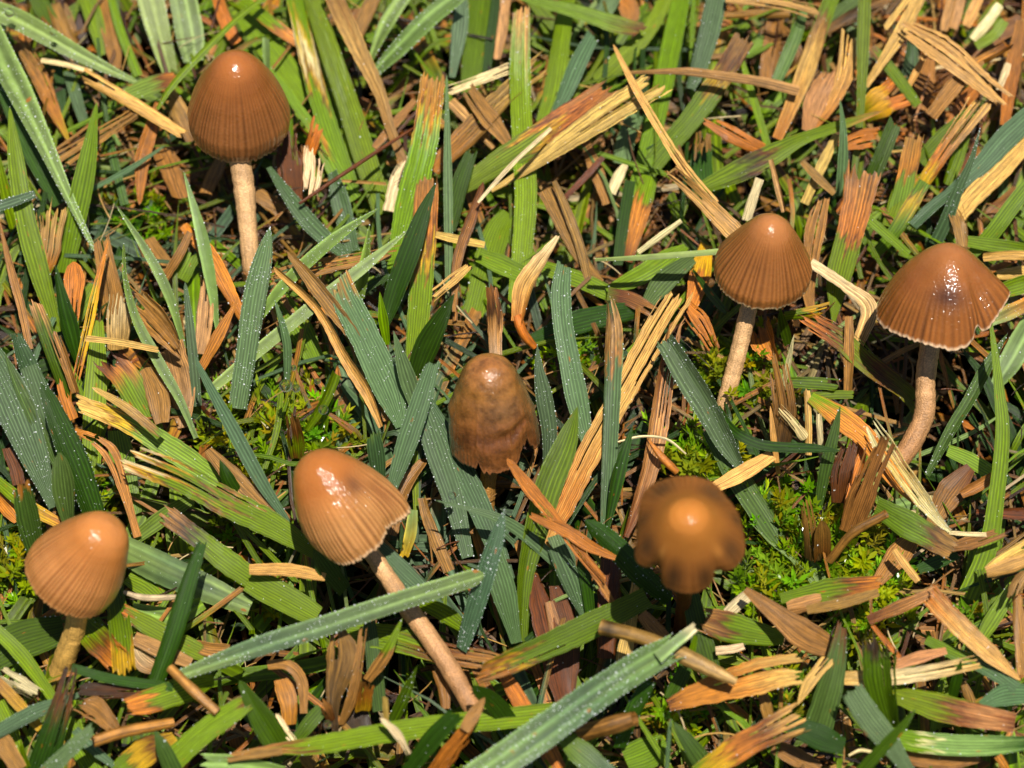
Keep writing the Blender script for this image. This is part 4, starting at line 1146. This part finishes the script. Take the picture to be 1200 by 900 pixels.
D1 G0,G.4,R.7,O1 -c 7 9 : 340,240,100 420,330,134 505,415,124 ; green blade with orange torn end pointing down under the orange tan cap
D1 D0,G.5,Y1 -c 6 10 : 500,110,90 530,300,104 547,475,114
D1 O0,G.1,G1 c- 8 5 : 545,212,70 740,320,92 950,425,66
D1 L0,G1 -- 4 4 : 580,205,66 760,235,94 890,175,66
D1 O0,O.15,G.35,G1 c- 10 6 : 565,630,70 680,600,114 850,540,124 940,515,56 ; chewed green blade end with orange rim in the lower part beside a straw stalk
D1 T cc 13 12 t : 748,460,44 840,550,52 955,655,46 ; short tan stalk leaning across the chewed green blade end
D1 G0,G.9,R1 -c 8 12 : 735,890,114 900,740,114 1085,615,92 ; bright ribbed green blade with rusty cut end at the bottom edge pointing at brown debris
D1 D -p 6 14 f.5 : 1260,860,114 1150,680,114 1053,515,30
D1 T cc 8 8 : 325,605,60 420,640,114 525,755,56
D1 T -c 7 9 t : 760,700,50 550,740,56 408,785,60
D2 L0,B.2,L1 -b 12 15 d.6 : -340,495,50 0,370,88 300,275,94 650,160,94 1003,50,80 ; long smooth blue green blade lying across the honey mushroom's stem
D1 G0,Y.4,R.6,Y1 -- 7 5 : 530,925,124 640,830,134 770,765,76
D1 D -p 8 13 : 775,940,90 720,820,74 678,735,10
D1 L -c 9 9 : 1250,920,100 1060,890,104 905,880,86
D1 T -c 11 11 : 1240,825,36 1130,838,42 1025,852,40
D1 T0,Y1 -- 8 6 : -20,510,46 90,630,58 178,728,40
D1 T -- 9 8 : -30,740,90 30,820,94 85,910,80
D1 G -- 7 3 : -10,610,60 50,740,66 95,900,60
D1 G -p 4 10 : 125,920,36 105,850,30 88,785,5
D1 W cc 7 7 : 15,490,56 80,530,76 155,575,56
D1 P -- 7 6 : 590,330,66 710,385,80 840,440,46
D1 W -- 8 8 t : 545,128,20 640,152,32 790,148,26
D1 T -- 6 6 : 850,360,50 930,380,66 1010,380,50
D2 S -- 10 9 : -30,28,46 150,30,62 305,62,36 ; pale straw lying level beneath the honey coloured cap
D1 W0,T1 -- 5 5 : 580,330,50 620,420,90 700,470,60
D1 G -- 3 2 : 290,690,80 350,800,100 420,930,90
D1 B -- 6 4 : 330,730,40 400,810,50 500,890,30
D1 G -- 2 2 : 560,60,80 640,100,110 700,150,80
D2 G -- 7 5 : -30,70,120 120,150,134 270,235,100
D2 G0,G.42,R.6,T1 -c 5 6 : 370,305,86 600,330,134 800,390,114 1070,432,92 ; wide green blade rusting to tan passing under the honey mushroom's stem
D2 T0,O.06,Y.13,G.25,G1 c- 14 7 : 995,485,92 1130,430,114 1330,340,118 1500,260,118 1720,150,98 ; bright yellow green blade with torn straw coloured end right of the honey mushroom's stem base
D2 B -p 7 19 d.7 : 902,380,56 950,230,92 1010,40,92 1060,-120,72 1091,-235,5 ; dewy pointed blue blade standing at the end of the long smooth blade
D2 T0,T.1,R.16,G.22,G1 -- 9 8 : -110,852,36 100,815,60 260,800,92 600,740,98 900,700,104 1200,670,114 1410,638,80 ; long green blade with tan end lying level along the bottom past the honey mushroom's base
D2 D -c 6 15 : 655,930,90 770,780,94 882,660,72 ; dark half of a split cut blade at the bottom edge below the honey mushroom's stem
D2 O -c 6 14 : 775,940,80 860,820,86 935,720,66 ; bright orange split blade half with torn end at the bottom edge
D2 T -p 14 15 : 915,735,50 960,660,62 1005,590,20
D2 D -b 5 16 : 1160,775,70 1060,630,90 952,538,56 ; dark folded green blade ending against the honey mushroom's stem base
D3 L0,B.5,L1 -c 16 16 d1 : -170,955,150 100,770,164 350,590,154 560,450,144 705,372,122 ; largest dew covered blue blade slanting up from the bottom edge
D3 L0,L.7,W1 -c 17 18 d.3 : 640,415,66 730,340,56 803,282,44
D2 D -p 3 13 d.2 : 588,720,48 650,590,54 709,450,5 ; small dark pointed blade standing in the black hollow beside brown debris
D2 T0,T.4,G.5,G1 -p 9 14 : 488,515,42 570,400,54 643,242,8
D2 D -- 7 3 : 498,255,60 520,450,74 545,650,70
D2 G -- 7 4 : 710,165,60 820,215,76 910,280,50
D2 B -- 8 4 : 530,-80,70 660,50,104 810,190,50
D2 B -- 8 2 : 1035,-50,110 1090,130,116 1145,350,50
D2 O -- 7 4 : 1075,465,56 1150,590,78 1250,760,84 1330,910,80
D2 K0,T1 -c 3 12 : 352,770,30 340,600,66 380,420,144 360,300,56 ; tall papery brown sheath standing among rotten debris under the long smooth blade
D2 T -c 4 13 : 375,710,36 430,560,54 472,275,22
D2 Y0,O.5,T1 -c 5 12 : 468,650,66 478,580,74 488,515,60
D2 S -c 8 12 : 572,695,24 570,640,28 568,588,26
D2 W pc 14 11 : 545,680,24 620,750,40 672,835,20 ; pale frayed straw tuft hanging over the long level green blade
D2 T -- 9 6 : 50,450,50 140,450,56 200,520,52 210,660,36
D2 O -- 6 4 : 115,510,76 145,610,90 150,710,60
D2 W cc 9 8 : 88,665,28 120,720,38 165,785,28
D2 D -- 6 3 : -30,640,100 60,730,106 150,800,66
D2 D -- 6 4 : 290,640,60 230,710,74 170,790,50
C2 D -b 5 12 : 390,945,66 310,840,108 253,758,76 ; short rounded dark blade tucked under the rim of the honey coloured cap
D2 R0,T1 -c 5 9 : 330,690,46 310,640,54 290,610,36
D2 T -- 5 3 : 200,840,50 250,900,60
D2 K -- 3 2 : 400,640,90 460,700,110 480,780,90
D2 T -- 5 4 : 790,470,40 820,540,60 830,640,40
D3 D -- 9 3 : 778,95,70 810,250,98 860,430,104 905,610,56 ; dark ribbed blade running down from beneath the blurred tawny cap
D3 T0,K.05,T.2,P1 cc 13 14 t : 392,280,72 600,335,72 800,430,78 985,522,40 ; tubular tan stalk passing under the largest dew covered blade
D3 R0,O.1,O.5,S1 -c 8 13 : 688,625,56 820,575,114 1000,520,144 1150,482,154 1292,465,134 ; broad golden straw with jagged end lying under the tubular stalk tip
D3 G0,Y.2,O.5,R.7,S1 -c 8 12 : 815,935,100 1000,810,124 1130,740,124 1232,688,114 ; yellow to orange wet blade with torn end at the bottom edge
D4 D -- 11 8 : 165,705,90 300,760,124 410,805,80
D3 T0,R.25,G.35,G1 c- 9 6 : 845,250,114 950,280,144 1080,310,114 1195,332,56 ; short leaf with ragged dark red end right of the blurred tawny mushroom's stem
D3 W -- 8 8 : 1045,128,60 1000,170,64 945,220,50
D3 W -- 8 7 : 895,385,36 960,378,40 1020,365,30
D3 T -c 7 12 t : 310,745,90 430,715,92 540,682,76 ; hollow cut brown straw tube pointing out below the largest dew covered blade
D3 G0,B1 -- 10 9 : 215,765,50 300,830,112 425,935,104
D3 D -- 11 4 d.2 : 605,515,60 535,650,74 475,810,60
D3 D -p 6 12 : 870,920,90 785,800,80 708,695,10
D3 B -- 10 6 : 698,685,14 688,790,20 680,910,20
D3 D -- 8 5 : 770,440,60 735,520,76 690,600,60
D3 G -- 13 9 : 808,320,20 790,390,34 765,445,30
D3 T -- 9 7 : 570,220,56 620,280,72 685,345,56
D3 S -- 6 3 : 545,80,50 520,260,66 485,450,60
D3 R -- 4 1 : 95,50,56 165,300,134 235,620,80
D3 R -- 4 1 : 190,100,60 245,340,114 250,560,60
D3 P -- 5 1 : 160,170,36 200,340,70 215,470,50
D3 G -- 2 1 : 500,870,140 580,840,160 680,790,100
D3 B -- 8 3 d.3 : 195,-70,90 250,60,98 315,235,26
D3 D -- 8 4 : 305,-10,50 330,110,56 345,220,46
D3 T -- 10 7 : 325,-20,30 390,90,38 445,180,30
D3 R -- 5 2 : 440,-20,90 440,100,110 420,420,80
D3 T -- 7 4 : 1100,560,40 1120,640,60 1140,720,40
D4 D0,D.7,R1 -c 5 14 : 298,710,134 360,500,118 402,275,46 ; dark upright blade with withered red tip between golden straws at lower corner
D4 D0,D.9,K1 -c 6 15 : 622,740,90 580,560,134 555,370,124 ; stout dark stub with a fuzzy square top standing over a level golden straw
D4 B -c 7 14 : 705,930,56 600,780,104 520,680,120 443,562,114 ; ribbed blue blade with jagged top leaning against the stout dark stub
D4 D -p 10 18 : 462,940,60 600,790,54 680,700,36 727,636,4 ; narrow dark blade rising from the bottom edge across the ribbed blue blade
D4 G0,G.4,R.55,P.8,R1 -- 8 10 : 550,555,56 720,600,124 900,650,130 1160,702,92 ; green blade turning rusty pink along its length behind the stout dark stub
D4 G0,G.3,W.35,L.4,L.7,D1 -- 7 8 : 550,738,60 700,780,92 900,800,104 1080,800,94 1230,790,60 ; level green blade with a pale ring and bright wet ridges near the bottom corner
D4 O0,S.4,S1 cp 13 10 f.2 : 785,138,92 900,260,104 1050,400,80 1185,515,18 ; long golden straw tapering down to a point at the edge in the lower corner
D4 S0,W.5,S1 c- 12 9 : 995,433,54 800,475,72 620,500,74 410,505,60 ; golden straw lying level behind the stout dark stub
D4 P -- 11 9 : 860,385,36 740,415,56 630,450,50
D4 G0,G.4,B.6,B1 -- 8 10 : 770,335,46 900,400,62 1020,450,78 1170,548,60 ; thin blade shading from green to blue under the long golden straw
D4 T -- 13 9 f.3 : -25,115,36 110,220,92 230,310,144 355,375,90 ; wide curled brown straw lying beside the moss in the lower right
D4 P -- 9 9 : 160,200,50 230,185,76 310,160,56
D4 T -- 11 10 : 245,205,40 400,175,54 560,128,40
D4 G0,G.55,R.75,O1 -c 8 10 : 130,155,46 330,120,104 480,100,94 565,90,72 ; green blade with rust red and orange cut end lying over wet moss
D4 R0,T.5,P1 -- 10 11 : 515,252,46 660,190,62 825,118,50
D4 T -- 11 8 : 1165,145,50 1180,310,58 1195,490,50
D4 S -- 12 12 : 1035,45,56 1120,20,66 1230,-20,60
D4 P -c 12 13 : 1205,40,50 1170,90,66 1150,140,50
D4 O -- 9 8 : 535,272,20 590,340,27 655,415,24
D4 S cp 12 10 : 335,428,50 260,520,58 203,625,10
D4 G -- 9 5 : 1150,110,60 1060,250,78 990,365,36
D4 B -- 10 9 : 1010,625,46 1120,580,104 1260,575,90
D4 D -p 7 13 : 885,595,44 905,510,50 924,425,5
D4 G -p 8 11 : 645,545,34 685,510,34 724,475,5
D4 O -- 8 6 : 1090,840,36 1115,880,42 1140,930,40
D4 T -- 5 5 : 680,850,66 850,870,90 1000,840,70
D4 W -- 9 9 t : 430,845,10 480,822,16 535,830,14
D4 T -- 4 3 : 100,800,80 220,860,90 300,910,70
D4 T -- 5 3 : 930,520,30 960,590,46 975,640,40
A1 T -- 2 1 : 900,850,60 960,720,70 1000,640,50
C2 B -- 9 4 d.3 : 720,120,80 790,330,104 870,560,98 930,800,60 ; dewy blue grey blade slanting down left of the wrinkled mushroom's stem
C2 B -- 8 3 d.1 : 730,80,60 880,360,114 1010,640,114 1110,900,66 ; pale ribbed blue blade slanting down beneath the wrinkled mushroom
C2 B -- 6 4 : 560,0,60 620,130,66 645,280,40
C2 L0,Y1 -c 7 3 : 690,590,46 680,690,56 650,800,46
C2 T -- 7 4 : 735,380,60 650,500,76 590,700,60
C2 B0,B.9,L1 -c 6 12 : 540,440,66 530,350,80 515,255,66 ; small ribbed blue stub with cut top just above the honey coloured cap
C2 R0,G.3,R.6,T1 -c 4 12 : 185,370,60 180,280,80 165,175,60 ; red and green striped cut stub behind the top of the honey coloured cap
C2 G -- 8 5 : 350,-10,56 300,110,60 220,240,36
C2 G -- 6 4 : 110,80,26 90,240,32 40,410,20
C2 T -- 6 3 : 730,540,50 760,640,60 850,860,56
C2 T p- 13 11 t : 335,185,8 420,250,18
C2 G -- 5 3 : 700,330,24 700,480,30 705,640,20
C2 T -- 8 6 : -20,490,56 60,560,66 150,650,46
C2 T -- 6 4 : 500,-20,20 540,90,26 570,200,24
C2 D -- 4 2 : 480,720,80 600,830,90 720,930,70
"""
build_rows(ROWS)

# ---------------------------------------------------------------- the rest of the sward, too dense to count
CELLS = """gd sg gs gg gg gk gs gd gb gs ss ss
gs ss gg gg gk sg gs dg gd sk ss ss
dg ss sk gs gk gs gk sg gs sg sg sg
dg ss sb gs sg sg sg sg gs sg sg gd
db sg sg gm bg bs bs sd mg sm dk kk
bd gm gd mg bg bk sd sm mk ms kk gd
dm gg gd dk bd bk kd dm km ms sm sd
gd gs gk gk kd kb kg ks ks sm ms sg
gd gs kg ks gk gk gb ks sg sg gs gs"""
CELLS = [r.split() for r in CELLS.splitlines()]
def cell(px, py):
    return CELLS[int(np.clip(py // 100, 0, 8))][int(np.clip(px // 100, 0, 11))]
HOLES = [(1138, 470, 74), (655, 205, 34), (490, 130, 46), (880, 110, 28), (735, 600, 26), (300, 780, 30), (655, 730, 46), (425, 700, 40), (882, 195, 36), (355, 800, 30),
         (1115, 530, 40), (770, 380, 24), (960, 760, 30), (600, 560, 36), (565, 860, 26), (1010, 700, 20), (835, 700, 30), (60, 760, 20)]
def sward(name, label, cat, dry, count, zlo, zhi, lmin, lmax, wmin, wmax, inside=True):
    VV, FF, CC, UU = [], [], [], []
    off = 0
    made = tries = 0
    while made < count and tries < count * 12:
        tries += 1
        px, py = RNG.uniform(-170, 1370), RNG.uniform(-170, 1070)
        if not inside:
            ang, rr = RNG.uniform(0, 2 * np.pi), RNG.uniform(7.5, 17)
            base = np.array([math.cos(ang) * rr * 1.1, math.sin(ang) * rr, 0])
            code = 'gs'
        else:
            code = cell(px, py)
            if any((px - a) ** 2 + (py - b) ** 2 < c * c for a, b, c in HOLES) and RNG.random() < .97:
                continue
        ch = code[0] if RNG.random() < .62 else code[1]
        if 'k' in code and RNG.random() < (.95 if ch == 'k' else .6):
            continue
        if ch == 'm' and RNG.random() < .6:
            continue
        if dry != (ch == 's') and RNG.random() > (.42 if dry else .2):
            continue
        z = RNG.uniform(zlo, zhi)
        if inside:
            base = at(px, py, z)
        base = base.copy()
        base[2] = z
        L = RNG.uniform(lmin, lmax)
        W = RNG.uniform(wmin, wmax)
        az = RNG.uniform(0, 2 * np.pi)
        if not dry and RNG.random() < .6:
            az = RNG.normal(math.pi / 2, .6)
        el = RNG.normal(.12, .18) if dry else RNG.normal(.45, .25)
        d = np.array([math.cos(az) * math.cos(el), math.sin(az) * math.cos(el), math.sin(el)])
        n = 7
        t = np.linspace(-.5 if dry else 0, .5 if dry else 1, n)
        droop = -(t - t[0]) ** 2 * RNG.uniform(0, .5) * L
        P = base + d * (t * L)[:, None]
        P[:, 2] += droop
        sd = np.array([-d[1], d[0], 0])
        P += sd[None] * (RNG.normal(0, .09 if dry else .05) * L * np.sin(np.pi * (t - t[0])))[:, None]
        top = zhi + .35
        P[:, 2] = np.minimum(P[:, 2], top - .2 + .2 * (P[:, 2] > top) * RNG.random())
        Nf = unit(np.array([RNG.normal(0, .35), RNG.normal(-.25, .35), 1.0]))[None].repeat(n, 0)
        Wp = np.full(n, W)
        ends = 'cc' if dry else ('-p' if RNG.random() < .4 else '-c')
        if ends[1] == 'p':
            Wp = W * np.clip((1 - t) * 2.2 + .04, 0, 1)
        if dry:
            st = [(RNG.choice(list('STTOORRKPW'), p=[.16, .1, .14, .12, .09, .07, .08, .07, .12, .05]), 0)]
        else:
            g = {'b': 'B', 'd': 'D', 'g': 'G'}.get(ch, RNG.choice(list('GGDL')))
            st = [(g, 0)]
            if ends[1] == 'c' and RNG.random() < .5:
                st = [(g, 0), (g, .6), ('O', .75), ('T', 1)]
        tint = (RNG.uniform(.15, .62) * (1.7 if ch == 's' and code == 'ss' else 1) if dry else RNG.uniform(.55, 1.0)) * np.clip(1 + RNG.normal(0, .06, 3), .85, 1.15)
        V, F, C, U = ribbon(P, Wp, Nf, 5, st, ends, float(RNG.normal(0, .25)), .05, .6, tint, RNG.uniform(0, 50))
        VV.append(V); FF.append(F + off); CC.append(C); UU.append(U)
        off += len(V)
        made += 1
    o = mesh_obj(name, np.vstack(VV), np.vstack(FF), M_BLADE, None, np.vstack(CC), np.vstack(UU))
    tag(o, label, cat, None, 'stuff')
    return o
sward('litter', 'tangled brown litter of dead clippings packed between the blades', 'litter', True, 3600, -1.6, -.05, .8, 3.2, .02, .12)
sward('grass', 'dense undergrowth of short green grass between the traced straws and mushrooms'.replace('traced ', ''), 'grass', False, 2200, -1.7, -.15, 1.2, 3.4, .05, .22)
sward('litter', 'brown litter of clippings stretching away beyond the mushrooms', 'litter', True, 2200, -1.1, .3, .5, 1.9, .07, .30, False)
sward('grass', 'dense green grass stretching away beyond the mushrooms', 'grass', False, 1800, -1.1, .1, .7, 2.2, .10, .30, False)

sward('litter', 'fine loose straws scattered over the sward among the mushrooms', 'litter', True, 1700, -.35, .3, .9, 3.6, .014, .05)
sward('grass', 'thin fine-leaved grass growing up between the broad blades', 'grass', False, 1100, -.7, .2, 1.2, 3.2, .03, .075)
# fine root hairs and fibres in the litter
def fibres():
    VV, FF, CC, UU = [], [], [], []
    off = 0
    for _ in range(420):
        px, py = RNG.uniform(-60, 1260), RNG.uniform(-60, 960)
        p = at(px, py, RNG.uniform(-.3, .5))
        L = RNG.uniform(.2, .9)
        az = RNG.uniform(0, 6.28)
        t = np.linspace(0, 1, 7)
        bend = RNG.normal(0, .35)
        P = p + np.stack([np.cos(az + bend * t) * t * L, np.sin(az + bend * t) * t * L, RNG.normal(0, .12) * t * L + .05 * np.sin(3 * t)], 1)
        c = PAL[RNG.choice(list('WSPTRK'))][0]
        V, F, C, U = tube(P, np.full(7, RNG.uniform(.004, .012)), 5, lambda q: np.concatenate([np.repeat(c[None], len(q), 0), np.ones((len(q), 1))], 1))
        VV.append(V); FF.append(F + off); CC.append(C); UU.append(U)
        off += len(V)
    o = mesh_obj('plant_fibres', np.vstack(VV), np.vstack(FF), M_BLADE, None, np.vstack(CC), np.vstack(UU))
    tag(o, 'fine pale fibres and rootlets strewn through the litter', 'plant fibres', None, 'stuff')
fibres()

# ---------------------------------------------------------------- moss
M_MOSS = moss_material()
MOSS = [((300, 515, 75, 60, .2), 'bright moss bed between the slender blue blade and the honey coloured cap'),
        ((375, 515, 55, 45, .3), 'glossy yellow green moss just behind the honey coloured cap'),
        ((115, 580, 28, 30, .3), 'small moss tuft in the dark gap above the orange tan cap'),
        ((18, 665, 34, 70, .4), 'moss cushion at the picture edge beside the orange tan cap'),
        ((262, 618, 26, 24, .1), 'tiny moss tuft under the bleached torn blade'),
        ((815, 535, 60, 34, .5), 'starry moss sprigs behind the blurred tawny cap'),
        ((862, 440, 60, 50, .3), 'wet moss around the foot of the pale brown mushroom'),
        ((925, 620, 70, 65, .3), 'dark wet moss in front of the shaggy brown tuft'),
        ((1000, 650, 70, 36, .4), 'moss cushion at the foot of the greyish straw stub'),
        ((905, 690, 60, 34, .5), 'moss sprigs beside the ragged dark red leaf end'),
        ((1030, 705, 44, 40, .4), 'moss between the rust red blade end and the long golden straw'),
        ((925, 815, 44, 36, .4), 'moss patch under the jagged golden straw near the bottom edge'),
        ((785, 835, 40, 40, .2), 'moss in the dark gap under the broad golden straw'),
        ((1000, 745, 40, 40, .2), 'moss below the curled brown straw'),
        ((1148, 722, 22, 16, .3), 'small moss tuft beside the tall green blade at the edge'),
        ((170, 262, 32, 36, .1), 'moss tuft below the brown cap of the tall mushroom'),
        ((320, 700, 26, 26, .1), 'moss speck beneath the long smooth blade'),
        ((668, 425, 60, 34, .1), 'moss behind the cut blue blade and the vertical blue blade')]
def moss_patch(x, y, rx, ry, z):
    VV, FF, CC = [], [], []
    off = 0
    for _ in range(int(rx * ry / 75)):
        a, r = RNG.uniform(0, 6.283), math.sqrt(RNG.random())
        p = at(x + math.cos(a) * r * rx * .85, y + math.sin(a) * r * ry * .85, z - .45 * r + RNG.normal(0, .12) - .1)
        d = unit(np.array([RNG.normal(0, .5), RNG.normal(-.1, .5), 1.]))
        L = RNG.uniform(.25, .6)
        hue = lin((RNG.uniform(120, 186), RNG.uniform(150, 200), RNG.uniform(10, 40))) * RNG.uniform(.55, 1.25)
        nl = 18
        for q in range(nl):
            f = q / nl
            base = p + d * (L * f)
            az = q * 2.4 + a
            out = np.array([math.cos(az), math.sin(az), 0])
            ld = unit(out * (1 - .55 * f) + d * (.35 + .9 * f))
            ll = RNG.uniform(.15, .24) * (1.1 - .4 * f)
            sd = unit(np.cross(ld, d + .01)) * ll * .15
            V = np.array([base, base + ld * ll * .45 + sd + d * .01, base + ld * ll, base + ld * ll * .45 - sd + d * .01])
            VV.append(V)
            FF.append(np.array([[0, 1, 2, 3]]) + off)
            CC.append(np.repeat(np.append(hue * (.75 + .4 * f), 1)[None], 4, 0))
            off += 4
    return np.vstack(VV), np.vstack(FF), np.vstack(CC)
for (x, y, rx, ry, z), label in MOSS:
    V, F, C = moss_patch(x, y, rx, ry, z)
    o = mesh_obj('moss', V, F, M_MOSS, None, C, None, False)
    tag(o, label, 'moss', None, 'stuff')

# ---------------------------------------------------------------- water drops big enough to see one by one
def drop(px, py, h, rpx, label):
    p = at(px, py, h)
    r = rpx * pxsize(p)
    n, m = 10, 16
    V, F = [], []
    for i in range(n + 1):
        th = math.pi * i / n
        for j in range(m):
            a = 2 * math.pi * j / m
            V.append((r * math.sin(th) * math.cos(a), r * math.sin(th) * math.sin(a), r * .9 * math.cos(th)))
    for i in range(n):
        for j in range(m):
            F.append((i * m + j, (i + 1) * m + j, (i + 1) * m + (j + 1) % m, i * m + (j + 1) % m))
    o = mesh_obj('water_drop', np.array(V), np.array(F), M_WATER)
    o.location = p
    tag(o, label, 'water drop', 'large water drops on the grass')
drop(335, 452, 1.5, 8, 'largest clear water drop on crossing thin blades behind the honey coloured cap')
drop(347, 455, 1.5, 5, 'smaller water drop touching the largest one')
drop(344, 431, 1.4, 3.5, 'tiny water drop above the largest drop')
drop(372, 447, 1.2, 4, 'small water drop right of the two touching drops')
drop(11, 15, 1.45, 5.5, 'round water drop on the pale hairy blade at the corner')
drop(62, 38, 1.3, 4, 'water drop midway along the pale hairy blade')
drop(530, 581, 1.15, 5, 'oblong water drop on the blue blade below the wrinkled mushroom')
drop(384, 849, 1.2, 5, 'greenish drop hanging from brown debris at the bottom edge')
drop(379, 480, 1.0, 6, 'round drop on a green blade behind the honey coloured cap')
